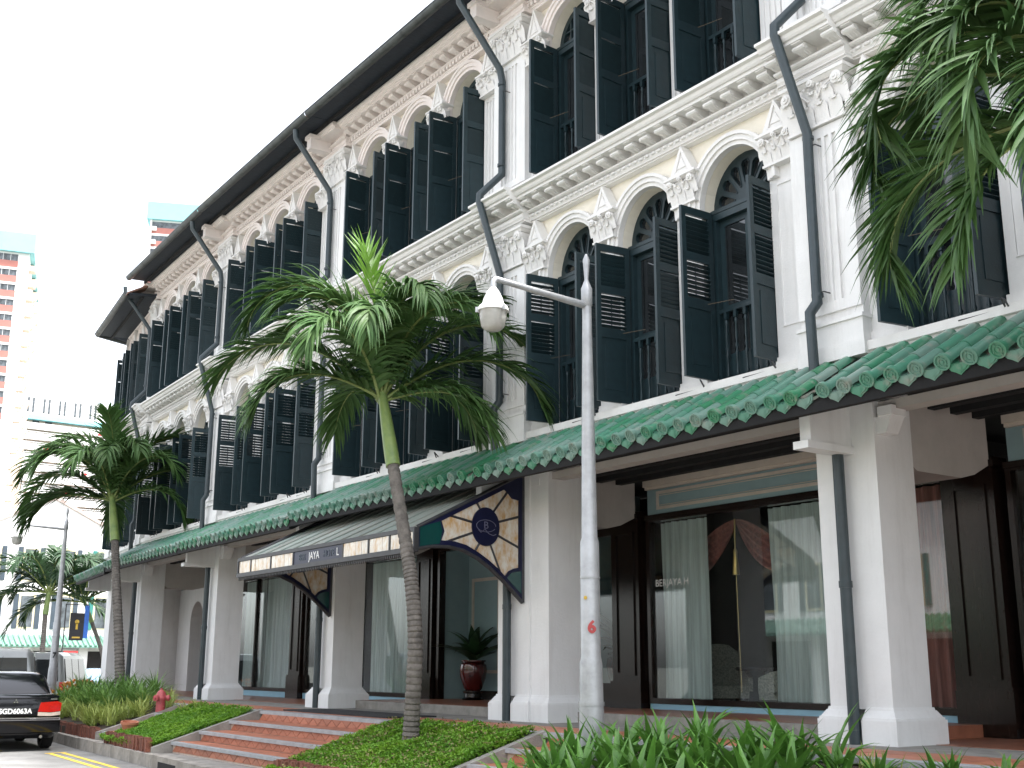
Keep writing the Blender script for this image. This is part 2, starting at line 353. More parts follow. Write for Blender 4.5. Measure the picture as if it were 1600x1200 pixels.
# ------------------------------------------------------------------ steps and planters
NOS = [(-1.56, 0), (-2.08, -.153), (-2.59, -.306), (-3.05, -.46)]
def tri(w, h, y, flip):
    g = .012; pts = [(-w / 2 + g, 0.004), (w / 2 - g, .004), (0, h - .008)] if not flip else [(-w / 2 + g, h - .004), (0, .008), (w / 2 - g, h - .004)]
    return MB().prism(pts, 'y', y - .008, y)
def steps(x0, x1, label, name='steps'):
    t = thing(name, label, 'steps', (x0, 0, 0), 0, 'tiled steps up to the terrace')
    w = x1 - x0; h = .153 - .045; tw = .32
    bodies = MB()
    for i, (y, z) in enumerate(NOS):
        ylo = NOS[i][0]; 
        if i > 0:
            bodies.box(0, w, y + .02, NOS[i - 1][0] + .03, z - .153 - (.05 if i == 3 else 0), z - .004)
            inst('nosing', MB().box(0, w, y - .02, y + .09, z - .045, z + .003).mesh('nosing', 'nosing'), t)
    inst('step_body', bodies.mesh('step_body', 'grout'), t)
    up_, dn = tri(tw, h, 0, False).mesh('riser_tile', 'terracotta'), tri(tw, h, 0, True).mesh('riser_tile', 'terracotta')
    for i, (y, z) in enumerate(NOS):
        n = int(w / tw)
        for j in range(n):
            inst('riser_tile', up_, t, (tw * (j + .5), y + .02 if i else y + .0, z - .153), label=None)
            inst('riser_tile', dn, t, (tw * (j + 1), y + .02 if i else y + .0, z - .153))
    for i in (1, 2, 3):
        y, z = NOS[i]; d = NOS[i - 1][0] - y - .09; q = MB().box(.004, .316, .0, d / 2 - .006, -.004, .002).mesh('tread_tile', 'terracotta')
        for j in range(int(w / .32)):
            for r in (0, 1): inst('tread_tile', q, t, (.32 * j, y + .092 + r * d / 2, z))
    return t
steps(-19.36, -14.3, 'wide flight of terracotta tiled steps between two grassy planters')
steps(-11.3, -10.05, 'short flight of terracotta tiled steps beside the lamp post and lilies')
steps(-23.1, -22.45, 'narrow terracotta steps between two brick edged planters behind the hydrant')
def zslope(y): return -.02 + (y + 1.5) * .306
def cheek(x, label, y0=-1.5, y1=-3.35):
    o = inst('cheek_wall', MB().prism([(y0, 0.03), (y1, zslope(y1) + .05), (y1, -.9), (y0, -.9)], 'x', -.06, .06).mesh('cheek_wall', 'concrete'), None, (x, 0, 0))
    return tag(o, label, 'wall', 'sloping concrete side walls of the steps')
cheek(-19.42, 'sloping concrete wall at the left side of the wide steps')
cheek(-11.36, 'sloping concrete wall between the palm planter and the short steps')
cheek(-14.75, 'sloping concrete wall under grass at the right side of the wide steps')
cheek(-23.16, 'sloping concrete wall left of the narrow steps by the hydrant', y1=-3.15)
def planter(x0, x1, yf, label, zf=-.42):
    """soil slope held by a row of bricks on end"""
    t = thing('planter_bed', label, 'planter', ((x0 + x1) / 2, 0, 0))
    L = x1 - x0; n = 8; mb = MB()
    pts = [(-1.52, -.06), (yf + .1, zslope(yf) + .02), (yf + .1, -.9), (-1.52, -.9)]
    mb.prism(pts, 'x', -L / 2, L / 2)
    inst('soil', mb.mesh('soil', 'soil'), t)
    br = MB().box(-.032, .032, -.05, .05, -.64, zf).mesh('brick', 'brick'); k = 0
    x = -L / 2 + .04
    while x < L / 2 - .02:
        yk = yf + (x + (x0 + x1) / 2 - x1) * -.055
        inst('brick', br, t, (x, yk, random.uniform(-.02, .02)), (random.uniform(-.04, .04), random.uniform(-.03, .03), 0)); x += .075; k += 1
    return t
planter(-22.3, -19.5, -3.36, 'sloping planter of low green ground cover with brick edge and hydrant')
planter(-14.7, -11.4, -3.5, 'sloping planter of bright ground cover at the foot of the tall palm')
planter(-29.6, -23.2, -3.08, 'long brick edged planter of strap leaved plants beside the black car')
planter(-10.0, -1.5, -3.7, 'planter of broad leaved lilies in the right foreground')

# ------------------------------------------------------------------ facade pieces (shared meshes), local frame: x = 0 at the right party line, bay runs to x = -6.1, street is -y
BW = 6.1
WX = [-5.075, -3.475, -1.875]                 # window centres
PX = [(-6.1, -5.65), (-4.5, -4.05), (-2.9, -2.45), (-1.3, -.85)]
HW = .575
Z2, Z3 = 4.10, 7.88
def fluted(mb, x0, x1, z0, z1, y, t, n, mx, mz):
    w = (x1 - x0 - 2 * mx) / n; fl = w * .58
    mb.box(x0, x0 + mx, y - t, y, z0, z1); mb.box(x1 - mx, x1, y - t, y, z0, z1)
    mb.box(x0 + mx, x1 - mx, y - t, y, z0, z0 + mz); mb.box(x0 + mx, x1 - mx, y - t, y, z1 - mz, z1)
    for i in range(n):
        a = x0 + mx + w * i; g = (w - fl) / 2
        mb.box(a, a + g, y - t, y, z0 + mz, z1 - mz); mb.box(a + w - g, a + w, y - t, y, z0 + mz, z1 - mz)
def capital(w, h, d, nl=3):
    """flared bell, two rows of curled leaves, corner scrolls, moulded abacus; x centred, front at y = -d, z from 0 to h"""
    mb = MB()
    mb.box(-w / 2 - .012, w / 2 + .012, -d - .012, .05, -.03, .0)
    mb.frustum((-w / 2 * .92, w / 2 * .92, -d * .9, .05, 0), (-w / 2 * 1.0, w / 2 * 1.0, -d, .05, h * .84))
    mb.frustum((-w / 2 - .02, w / 2 + .02, -d - .02, .05, h * .84), (-w / 2 - .06, w / 2 + .06, -d - .06, .05, h * .92))
    mb.box(-w / 2 - .07, w / 2 + .07, -d - .07, .05, h * .92, h)
    def leaf(cx, z0, lw, lh, out, face):
        prof = [(0, 0, 1), (.018, .35, 1.0), (.028, .68, .95), (out, .93, .75), (out * 1.25, .90, .5), (out * 1.15, .78, .3)]
        vs = []
        for o, z, q in prof:
            for s, e in ((-1, .35), (-.45, 1), (0, .55), (.45, 1), (1, .35)): vs.append((cx + s * lw / 2 * q, -(o + .012 * e), z0 + z * lh))
        fs = [(i * 5 + j, i * 5 + j + 1, (i + 1) * 5 + j + 1, (i + 1) * 5 + j) for i in range(len(prof) - 1) for j in range(4)]
        if face == 'f': vs = [(x, y - d * .93, z) for x, y, z in vs]
        elif face == 'r': vs = [(w / 2 * .95 - y, -d + .0 + (x + .5 * d) + .0, z) for x, y, z in vs]
        else: vs = [(-w / 2 * .95 + y, -d + (x + .5 * d), z) for x, y, z in vs]
        mb.add(vs, fs)
    lw = w / nl
    for i in range(nl): leaf(-w / 2 + lw * (i + .5), 0, lw * .96, h * .42, .05, 'f')
    for i in range(nl + 1): leaf(-w / 2 + lw * i, h * .22, lw * .86, h * .48, .06, 'f')
    for i in range(nl): leaf(-w / 2 + lw * (i + .5), h * .46, lw * .55, h * .36, .055, 'f')
    for f in 'rl':
        leaf(0, 0, d * .8, h * .42, .045, f); leaf(d * .2, h * .3, d * .7, h * .42, .05, f)
    r = h * .13
    for sx in (-1, 1):
        c = (sx * (w / 2 - r * .55), -d - .045, h * .73)
        mb.lathe([(r, -.03), (r, .035)], 10, c, 'y'); mb.lathe([(r * .62, -.05), (r * .62, -.03)], 8, c, 'y'); mb.lathe([(r * .25, -.062), (r * .25, -.05)], 6, c, 'y')
        mb.tube([(sx * w * .08, -d - .03, h * .5), (sx * w * .18, -d - .05, h * .66), (c[0] - sx * r, c[1] - .0, c[2] + r * .3), (c[0], c[1], c[2] + r)], .012, 5)
    mb.lathe([(r * .6, -.03), (r * .6, .02)], 8, (0, -d - .05, h * .84), 'y'); mb.lathe([(r * .3, -.045), (r * .3, -.03)], 6, (0, -d - .05, h * .84), 'y')
    return mb
def pediment(w, h, d):
    mb = MB(); mb.box(-w / 2 - .03, w / 2 + .03, -d - .03, .05, 0, .03)
    mb.prism([(-w / 2, .03), (w / 2, .03), (0, h)], 'y', -d, .05)
    t = .035
    for s in (-1, 1):
        a = [(s * w / 2, .03), (s * (w / 2 - t * 2.4), .03), (0, h - t * 2.2), (0, h)]
        mb.prism(a, 'y', -d - .022, -d)
    mb.box(-w / 2 + t * 2.4, w / 2 - t * 2.4, -d - .022, -d, .03, .055)
    mb.prism([(-w * .2, .10), (w * .2, .10), (0, h * .62)], 'y', -d - .012, -d)
    return mb
ARCH = {2: (6.38, .66), 3: (10.16, .58)}
def arch_pts(f, r_add, n=18, cx=0):
    z, h = ARCH[f]
    return [(cx + (HW + r_add) * math.cos(PI - PI * i / n), z + (h + r_add) * math.sin(PI * i / n)) for i in range(n + 1)]
def arch_moulding(f):
    mb = MB()
    for (a, b, y) in ((0, .055, -.035), (.055, .12, -.065), (.12, .165, -.09)):
        A, B = arch_pts(f, a), arch_pts(f, b); n = len(A)
        vs = [(p[0], y, p[1]) for p in A] + [(p[0], y, p[1]) for p in B] + [(p[0], .055, p[1]) for p in A] + [(p[0], .055, p[1]) for p in B]
        fs = []
        for i in range(n - 1):
            fs += [(i, i + 1, n + i + 1, n + i), (n + i, n + i + 1, 3 * n + i + 1, 3 * n + i), (i, 2 * n + i, 2 * n + i + 1, i + 1)]
        fs += [(0, n, 3 * n, 2 * n), (n - 1, 2 * n - 1, 4 * n - 1, 3 * n - 1)]
        mb.add(vs, fs)
    return mb
def arch_wall(f, ztop):
    """wall face between the arches and the cornice with the arch soffits, all three windows"""
    mb = MB(); n = 18; z, h = ARCH[f]
    for cx in WX:
        P = arch_pts(f, 0, n, cx)
        vs = [(p[0], .06, p[1]) for p in P] + [(p[0], .06, ztop) for p in P] + [(p[0], .34, p[1]) for p in P]; m = n + 1
        fs = []
        for i in range(n): fs += [(i, i + 1, m + i + 1, m + i), (i, 2 * m + i, 2 * m + i + 1, i + 1)]
        mb.add(vs, fs)
    for a, b in PX + [(-.85, 0)]:
        mb.add([(a, .06, z), (b, .06, z), (b, .06, ztop), (a, .06, ztop)], [(0, 1, 2, 3)])
    return mb
def cornice(x0, x1, prof):
    return MB().prism(prof, 'x', x0, x1)
def off(prof, dy, dz=0): return [(y + dy if y < 0 else y, z + dz) for y, z in prof]
P2a = [(.1, 7.345), (-.05, 7.345), (-.05, 7.36), (-.08, 7.367), (-.08, 7.38), (-.05, 7.385), (.1, 7.386)]
P2f = [(.1, 7.388), (-.06, 7.388), (-.085, 7.42), (-.085, 7.46), (-.06, 7.49), (.1, 7.49)]
P2b = [(.1, 7.492), (-.11, 7.492), (-.13, 7.505), (-.13, 7.53), (-.10, 7.54), (.1, 7.54)]
P2c = [(.1, 7.66), (-.33, 7.66), (-.33, 7.70), (-.36, 7.705), (-.38, 7.73), (-.39, 7.765), (-.44, 7.78), (-.44, 7.815), (-.10, 7.85), (.1, 7.85)]
P3a = [(.1, 10.92), (-.06, 10.92), (-.06, 10.96), (-.085, 10.975), (-.085, 10.995), (.1, 10.995)]
P3b = [(.1, 11.075), (-.10, 11.075), (-.13, 11.09), (-.13, 11.105), (.1, 11.105)]
P3c = [(.1, 11.225), (-.32, 11.225), (-.32, 11.26), (-.36, 11.275), (-.37, 11.31), (-.42, 11.325), (-.42, 11.36), (.1, 11.36)]
modil = MB()
modil.prism([(.02, 0), (-.05, 0), (-.09, .012), (-.15, .03), (-.19, .035), (-.215, .055), (-.21, .085), (-.185, .10), (-.24, .105), (-.24, .122), (.02, .122)], 'x', -.055, .055)
modil.lathe([(.034, -.068), (.034, .068)], 8, (0, -.18, .066), 'x')
for s in (-.028, .028): modil.tube([(s, -.04, .004), (s, -.10, .012), (s, -.16, .03)], .010, 4)
modil.xf(Matrix.Diagonal((1.25, 1.22, 1.0, 1)))
MOD = modil.mesh('modillion', 'trim', 30)
MODp = MOD.copy(); MODp.materials.clear(); MODp.materials.append(M['shaded_trim'])
CAP2 = capital(.43, .38, .10).mesh('capital', 'trim', 40)
CAP3 = capital(.43, .36, .12, 2).mesh('capital', 'trim', 40)
CAPM = capital(.80, .58, .17, 4).mesh('capital', 'trim', 40)
PED = pediment(.40, .40, .10).mesh('pediment', 'trim')
PED3 = pediment(.42, .52, .11).mesh('pediment', 'trim')
ARM2, ARM3 = arch_moulding(2).mesh('arch_moulding', 'trim', 35), arch_moulding(3).mesh('arch_moulding', 'shaded_trim', 35)
# frieze ornament: a run of egg-like leaves
orn = MB(); x = -5.22
x = -6.06
while x < -.98:
    orn.lathe([(0, -.045), (.020, -.035), (.026, 0), (.020, .035), (0, .045)], 6, (x, -.09, 7.44), 'x', cap=False); x += .118
ORN = orn.mesh('frieze_ornament', 'trim', 60)
dent = MB(); x = -6.08
while x < -.95: dent.box(x, x + .06, -.12, .06, 11.0, 11.072); x += .105
DENT = dent.mesh('dentil_course', 'shaded_trim')
# pier bodies
pier2 = MB(); pier2.box(-.225, .225, 0, .34, Z2 + .10, 6.52); pier2.box(-.245, .245, -.03, .34, Z2 - .02, Z2 + .10)
for a, b, c, d in ((-.12, .12, 4.55, 4.565), (-.12, .12, 6.285, 6.3), (-.12, -.105, 4.565, 6.285), (.105, .12, 4.565, 6.285)): pier2.box(a, b, -.014, 0, c, d)
pier2.box(-.225, .225, .062, .34, 6.52, 7.0)
PIER2 = pier2.mesh('pier', 'white')
pier3 = MB(); pier3.box(-.215, .215, .0, .34, Z3 + .10, 9.99); pier3.box(-.24, .24, -.05, .34, Z3 - .04, Z3 + .10); pier3.box(-.225, .225, .062, .34, 9.99, 10.6)
fluted(pier3, -.225, .225, Z3 + .14, 9.98, 0, .025, 4, .05, .08)
PIER3 = pier3.mesh('pier', 'white')
pil = MB()
pil.box(-.85, 0, -.11, .34, 4.40, 6.70); fluted(pil, -.85, 0, 4.50, 6.68, -.11, .03, 5, .17, .12)
pil.box(-.88, .03, -.17, .34, 3.95, 4.12); pil.box(-.86, .01, -.15, .34, 4.12, 4.36); pil.box(-.88, .03, -.175, .34, 4.36, 4.40)
pil.box(-.84, -.01, .0, .34, 6.70, 7.3)
PIL2 = pil.mesh('pilaster', 'white')
pil = MB(); pil.box(-.85, 0, -.11, .34, 7.86, 10.25); pil.box(-.86, .01, -.14, .0, 7.87, 8.02); pil.box(-.84, -.01, .0, .34, 10.25, 11.0)
fluted(pil, -.85, 0, 8.06, 10.24, -.11, .025, 5, .19, .1)
PIL3 = pil.mesh('pilaster', 'white')
WALL2, WALL3 = arch_wall(2, 7.36).mesh('upper_wall', 'cream'), arch_wall(3, 10.96).mesh('upper_wall', 'cream')
SILL2 = MB().prism([(.34, 3.86), (-.06, 3.86), (-.06, 3.93), (-.09, 3.935), (-.10, 3.97), (-.13, 3.985), (-.13, 4.085), (.34, 4.10)], 'x', -6.1, -.83).mesh('sill', 'trim')
# windows
def fanlight(f):
    z, h = ARCH[f]; mb = MB(); zs = z + .02; y0, y1 = .22, .26
    def E(r, a): return (r * (HW - .0) * math.cos(a), zs + r * (h - .02) * math.sin(a))
    n = 7; m = 8; pet = MB()
    for k in range(n):
        a0, a1 = PI * k / n, PI * (k + 1) / n
        outer = []; inner = []
        ca = (a0 + a1) / 2; wA = (a1 - a0) / 2
        # petal hole: narrow at the hub, round at the rim
        hole = [(.36, ca - wA * .25), (.60, ca - wA * .62), (.76, ca - wA * .66), (.83, ca - wA * .33), (.845, ca), (.83, ca + wA * .33), (.76, ca + wA * .66), (.60, ca + wA * .62), (.36, ca + wA * .25)]
        edge = [(.0, a0), (.6, a0), (.85, a0), (1, a0), (1, ca), (1, a1), (.85, a1), (.6, a1), (.0, a1)]
        A = [E(*p) for p in hole]; B = [E(*p) for p in edge]; q = len(A)
        vs = [(p[0], y0, p[1]) for p in A] + [(p[0], y0, p[1]) for p in B] + [(p[0], y1, p[1]) for p in A]
        fs = [(i, i + 1, q + i + 1, q + i) for i in range(q - 1)] + [(i, 2 * q + i, 2 * q + i + 1, i + 1) for i in range(q - 1)] + [(q - 1, 0, q, 2 * q - 1), (q - 1, 3 * q - 1, 2 * q, 0)]
        mb.add(vs, fs)
        cx = sum(p[0] for p in A) / q; cz = sum(p[1] for p in A) / q
        C = [(cx + (p[0] - cx) * 1.09, cz + (p[1] - cz) * 1.09) for p in A]
        mb.add([(p[0], y0 - .012, p[1]) for p in A] + [(p[0], y0 - .012, p[1]) for p in C] + [(p[0], y0, p[1]) for p in C],
               [(i, (i + 1) % q, q + (i + 1) % q, q + i) for i in range(q)] + [(q + i, q + (i + 1) % q, 2 * q + (i + 1) % q, 2 * q + i) for i in range(q)])
    mb.prism([E(.30, PI * i / 10) for i in range(11)], 'y', y0 - .015, y1)
    return mb
FAN2 = fanlight(2).mesh('fanlight', 'shutter'); 
def fan3():
    z, h = ARCH[3]; mb = MB(); y0, y1 = .22, .26; n = 16
    o = [(HW * math.cos(PI * i / n), z + h * math.sin(PI * i / n)) for i in range(n + 1)]; q = [(x * .84, z + .02 + (v - z) * .80) for x, v in o]
    m = n + 1
    mb.add([(p[0], y0, p[1]) for p in o] + [(p[0], y0, p[1]) for p in q] + [(p[0], y1, p[1]) for p in q], [(i, i + 1, m + i + 1, m + i) for i in range(n)] + [(m + i, m + i + 1, 2 * m + i + 1, 2 * m + i) for i in range(n)])
    for xx in (-.3, -.1, .1, .3): mb.box(xx - .014, xx + .014, y0 + .003, y1, z, z + h * math.sqrt(1 - (xx / HW) ** 2) * .82)
    mb.box(-HW * .8, HW * .8, y0 + .006, y1, z + .22, z + .245)
    return mb
FAN3 = fan3().mesh('fanlight', 'shutter')
def win_frame(f):
    z0 = Z2 if f == 2 else Z3; z1 = ARCH[f][0]; mb = MB()
    for s in (-1, 1): mb.box(s * (HW - .075), s * HW, .17, .32, z0, z1)
    mb.box(-HW, HW, .165, .32, z1 - .12, z1 + .025)
    mb.box(-HW, HW, .155, .165, z1 - .03, z1 + .02)
    mb.box(-HW, HW, .17, .34, z0, z0 + .05)
    return mb
def sash(f):
    z0 = (Z2 if f == 2 else Z3) + .05; z1 = ARCH[f][0] - .12; mb = MB(); w = HW - .075
    mb.box(-w, -w + .075, .245, .285, z0, z1); mb.box(-.075, -.003, .245, .285, z0, z1)
    for a, b in ((z0, z0 + .35), (z0 + .9, z0 + .98), (z1 - .08, z1)): mb.box(-w + .075, -.075, .245, .285, a, b)
    return mb
WF = {f: win_frame(f).mesh('window', 'shutter') for f in (2, 3)}
SA = {f: sash(f).mesh('sash', 'shutter') for f in (2, 3)}
PANE = {}
for f in (2, 3):
    z0 = (Z2 if f == 2 else Z3); z1, h = ARCH[f]
    PANE[f] = (MB().box(-.5, -.003, .262, .27, z0 + .06, z1 - .12).mesh('pane', 'pane'), MB().prism([(HW * .99 * math.cos(PI * i / 14), z1 + .01 + h * .98 * math.sin(PI * i / 14)) for i in range(15)], 'y', .262, .268).mesh('pane', 'pane'))
BAL = MB().box(-.022, .022, -.022, .022, 0, .06).lathe([(.012, .06), (.026, .10), (.014, .14), (.014, .30), (.026, .35), (.012, .39), (.024, .44), (.012, .49), (.020, .56), (.014, .72), (.026, .76), (.012, .80)], 7, cap=False).box(-.022, .022, -.022, .022, .80, .92).mesh('baluster', 'shutter', 50)
RAIL = MB().box(-HW + .06, HW - .06, .165, .205, .92, .97).mesh('hand_rail', 'shutter')
SH = 2.20; LW = .53
def leaf_frame(mb, h):
    s = .07
    mb.box(0, s, -.02, .02, 0, h); mb.box(LW - s, LW, -.02, .02, 0, h)
    for a, b in ((0, .10), (.40 * h, .46 * h), (.68 * h, .73 * h), (.955 * h, h)): mb.box(s, LW - s, -.02, .02, a, b)
    mb.box(s, LW - s, -.006, .006, .10, .40 * h)
    mb.frustum((s + .06, LW - s - .06, -.014, .014, .17), (s + .06, LW - s - .06, -.014, .014, .40 * h - .07))
    return mb
LEAF = leaf_frame(MB(), SH).mesh('shutter', 'shutter')
SLAT = MB().box(.07, LW - .07, -.030, .030, -.004, .004).mesh('slat', 'shutter')
ROD = MB().box(LW / 2 - .008, LW / 2 + .008, -.045, -.032, .48 * SH, .665 * SH).box(LW / 2 - .008, LW / 2 + .008, -.045, -.032, .745 * SH, .94 * SH).mesh('tilt_rod', 'rod')
SLZ = [.46 * SH + .03 + i * .058 for i in range(8)] + [.73 * SH + .03 + i * .058 for i in range(8)]
def louvre(an):
    mb = MB()
    for z in SLZ:
        st = len(mb.v); mb.box(.07, LW - .07, -.030, .030, -.004, .004); mb.xf(Matrix.Translation((0, 0, z)) @ Matrix.Rotation(an, 4, 'X'), st)
    return mb.mesh('louvre', 'shutter')
LOUV = [louvre(R(a)) for a in (28, 45, 64)]
STAY = MB().tube([(0, 0, 0), (.36, .02, -.01)], .004, 5).mesh('stay', 'stay')
def window(root, f, cx, detail):
    z0 = Z2 if f == 2 else Z3
    w = inst('window', WF[f], root, (cx, 0, 0))
    inst('sash', SA[f], w); s = inst('sash', SA[f], w, scale=(-1, 1, 1))
    inst('pane', PANE[f][0], w); inst('pane', PANE[f][0], w, scale=(-1, 1, 1)); inst('pane', PANE[f][1], w)
    inst('fanlight', FAN2 if f == 2 else FAN3, w)
    inst('hand_rail', RAIL, w, (0, 0, z0))
    nb = 6
    for i in range(nb): inst('baluster', BAL, w, (-.40 + .8 * i / (nb - 1), .185, z0 + .03))
    if detail: inst('stay', STAY, w, (-.42, -.1, z0 + .98), (0, 0, R(10)))
    for s in (-1, 1):
        an = R(-90 + s * random.uniform(-9, 5) - (4 if s < 0 else -2))
        l = inst('shutter', LEAF, root, (cx + s * (HW - .03), .13, z0 + .06), (0, 0, an))
        inst('tilt_rod', ROD, l)
        op = [random.choice((20, 28, 40, 55)) if f == 2 else 64 for _ in (0, 1)]
        if detail and f == 2:
            for i, z in enumerate(SLZ): inst('slat', SLAT, l, (0, 0, z), (R(op[i // 8] + random.uniform(-5, 5)), 0, 0))
        else: inst('louvre', LOUV[random.randrange(2) if f == 2 else 2], l)
# downpipe, bracket, column, canopy
PIPE = MB()
PIPE.tube([(-.62, -1.0, 11.30), (-.62, -.98, 11.12), (-.52, -.25, 10.12), (-.50, -.22, 9.9), (-.50, -.22, 8.30), (-.62, -.55, 7.92), (-.62, -.56, 7.80), (-.50, -.24, 6.62), (-.50, -.24, 4.62), (-.56, -.30, 4.50), (-.56, -.28, 3.75)], .058, 10)
PIPE.tube([(-.46, -.11, 3.0), (-.46, -.11, 0.0)], .062, 10)
for z in (9.85, 6.56, 4.70, 8.45): PIPE.lathe([(.066, z - .02), (.066, z + .02)], 10, (-.50, -.23, 0))
PIPE.lathe([(.07, 1.55), (.07, 1.62)], 10, (-.46, -.11, 0))
PIPE = PIPE.mesh('downpipe', 'pipe', 50)
clip = MB()
clip.tube([(-.43, -.24, 0), (-.40, -.24, 0), (-.40, -.11, 0)], .008, 5)
CLIP = clip.mesh('pipe_bracket', 'iron')
COLM = MB().box(-.84, -.06, 0, .62, .34, 3.62).mesh('column', 'column')
def base_piece(x0, x1, l, r):
    mb = MB()
    def ring(e, z): return (x0 - e * l, x1 + e * r, -e, .62 + e, z)
    mb.frustum(ring(.10, 0), ring(.10, .24)); mb.frustum(ring(.085, .24), ring(.085, .262)); mb.frustum(ring(.075, .262), ring(.03, .33)); mb.frustum(ring(.022, .33), ring(.015, .36))
    return mb
BASE = [base_piece(-.84, -.54, 1, 0).mesh('column_base', 'column'), base_piece(-.38, -.06, 0, 1).mesh('column_base', 'column')]
BRK = MB().box(-.50, -.36, -.64, 0.0, 3.02, 3.55).box(-.53, -.33, -.72, -.0, 2.94, 3.02).mesh('bracket_beam', 'column')
BRKS = MB().prism([(.0, 3.6), (.0, 3.25), (.04, 3.22), (.06, 3.12), (.0, 3.1)], 'y', 0, .01)
CORB = MB().box(-.02, .16, .02, .26, 3.30, 3.40).frustum((-.06, .06, .04, .24, 3.12), (-.06, .14, .04, .26, 3.30)).mesh('corbel', 'column')
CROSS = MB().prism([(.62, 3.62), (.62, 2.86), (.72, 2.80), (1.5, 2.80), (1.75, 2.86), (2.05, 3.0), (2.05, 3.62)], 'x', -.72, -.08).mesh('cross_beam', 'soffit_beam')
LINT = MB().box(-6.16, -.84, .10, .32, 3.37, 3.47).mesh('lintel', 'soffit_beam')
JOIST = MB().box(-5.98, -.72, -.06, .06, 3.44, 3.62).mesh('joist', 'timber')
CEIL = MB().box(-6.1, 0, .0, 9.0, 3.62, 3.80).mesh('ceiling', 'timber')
TOPS = MB().box(-5.96, -.74, 2.02, 2.12, 3.44, 3.60).box(-5.96, -.74, 2.06, 2.12, 3.40, 3.44).mesh('moulding', 'moulding')
SLOPE = math.atan2(.56, .98); CL = math.hypot(.56, .98)
TY0, TZ0 = -.04, 3.95
def barrel(r, L, capd):
    mb = MB(); n = 10; prof = [(r * .94, 0), (r * .96, -L * .5), (r * .985, -L + .035), (r * 1.05, -L + .032), (r * 1.05, -L)]
    vs = []
    for rr, y in prof:
        for i in range(n + 1):
            a = PI * i / n; vs.append((rr * math.cos(a), y, rr * math.sin(a) * 1.0))
    fs = [(j * (n + 1) + i, j * (n + 1) + i + 1, (j + 1) * (n + 1) + i + 1, (j + 1) * (n + 1) + i) for j in range(len(prof) - 1) for i in range(n)]
    k = (len(prof) - 1) * (n + 1); fs.append(tuple(range(k, k + n + 1)))
    mb.add(vs, fs)
    if capd:
        c = (0, -L - .012, r * .25)
        mb.lathe([(r * 1.08, -.012), (r * 1.08, .02)], 14, c, 'y'); mb.lathe([(r * 1.08, -.026), (r * .86, -.026), (r * .80, -.012)], 14, c, 'y', cap=False); mb.lathe([(r * 1.08, -.026), (r * 1.08, -.012)], 14, c, 'y', cap=False)
        mb.lathe([(r * .55, -.020), (r * .45, -.020), (r * .42, -.012)], 10, c, 'y', cap=False); mb.lathe([(r * .55, -.020), (r * .58, -.012)], 10, c, 'y', cap=False); mb.lathe([(r * .2, -.022), (r * .25, -.012)], 8, c, 'y')
        for i in range(4):
            a = i * PI / 2 + .4; mb.box(c[0] + math.cos(a) * r * .68 - .008, c[0] + math.cos(a) * r * .68 + .008, c[1] - .02, c[1] - .012, c[2] + math.sin(a) * r * .68 - .008, c[2] + math.sin(a) * r * .68 + .008)
    return mb
TR = .074; SEG = CL / 3
TILE = barrel(TR, SEG + .02, False).mesh('barrel_tile', 'tile', 40)
EAVE = barrel(TR, SEG + .02, True).mesh('eave_tile', 'tile', 40)
drp = MB(); hp = [(-.115, .02), (-.11, -.035), (-.085, -.07), (-.045, -.088), (0, -.118), (.045, -.088), (.085, -.07), (.11, -.035), (.115, .02), (.05, -.005), (0, -.012), (-.05, -.005)]
drp.prism(hp, 'y', -.02, 0); drp.prism([(x * .78, z * .74 - .012) for x, z in hp], 'y', -.028, -.02)
drp.lathe([(.03, -.034), (.02, -.028)], 8, (0, 0, -.05), 'y')
drp.add([(-.12, -.02, .03), (-.05, -.02, .0), (0, -.02, -.01), (.05, -.02, .0), (.12, -.02, .03), (-.12, .3, .035), (-.05, .3, .005), (0, .3, -.005), (.05, .3, .005), (.12, .3, .035)], [(i, i + 1, 6 + i, 5 + i) for i in range(4)])
DRIP = drp.mesh('drip_tile', 'tile')
def deck(n, pitch):
    mb = MB(); e0 = (TY0, TZ0); e1 = (TY0 - .98, TZ0 - .56)
    for k in range(n + 1):                   # pan tiles: shallow channels between the barrels
        x = -6.1 + pitch * (k - .5) + pitch / 2
        for s in range(4):
            a, b = s / 4, (s + 1) / 4
            ya, za, yb, zb = e0[0] + (e1[0] - e0[0]) * a, e0[1] + (e1[1] - e0[1]) * a, e0[0] + (e1[0] - e0[0]) * b, e0[1] + (e1[1] - e0[1]) * b
            xs = [(-pitch / 2, .0), (-.05, -.03), (0, -.036), (.05, -.03), (pitch / 2, 0)]
            vs = [(x + dx, ya, za + dz - .02) for dx, dz in xs] + [(x + dx, yb, zb + dz + .0) for dx, dz in xs] + [(x + dx, yb, zb + dz - .03) for dx, dz in xs]
            mb.add(vs, [(i, i + 1, 6 + i, 5 + i) for i in range(4)] + [(5 + i, 6 + i, 11 + i, 10 + i) for i in range(4)])
    return mb
DECK = deck(22, BW / 22.5).mesh('canopy_roof', 'pan_tile')
UND = MB().prism([(TY0 + .1, TZ0 - .08), (TY0 - .96, TZ0 - .60), (TY0 - .96, TZ0 - .74), (TY0 - .88, TZ0 - .74), (TY0 + .1, TZ0 - .22)], 'x', -6.1, 0).mesh('canopy_boarding', 'timber')
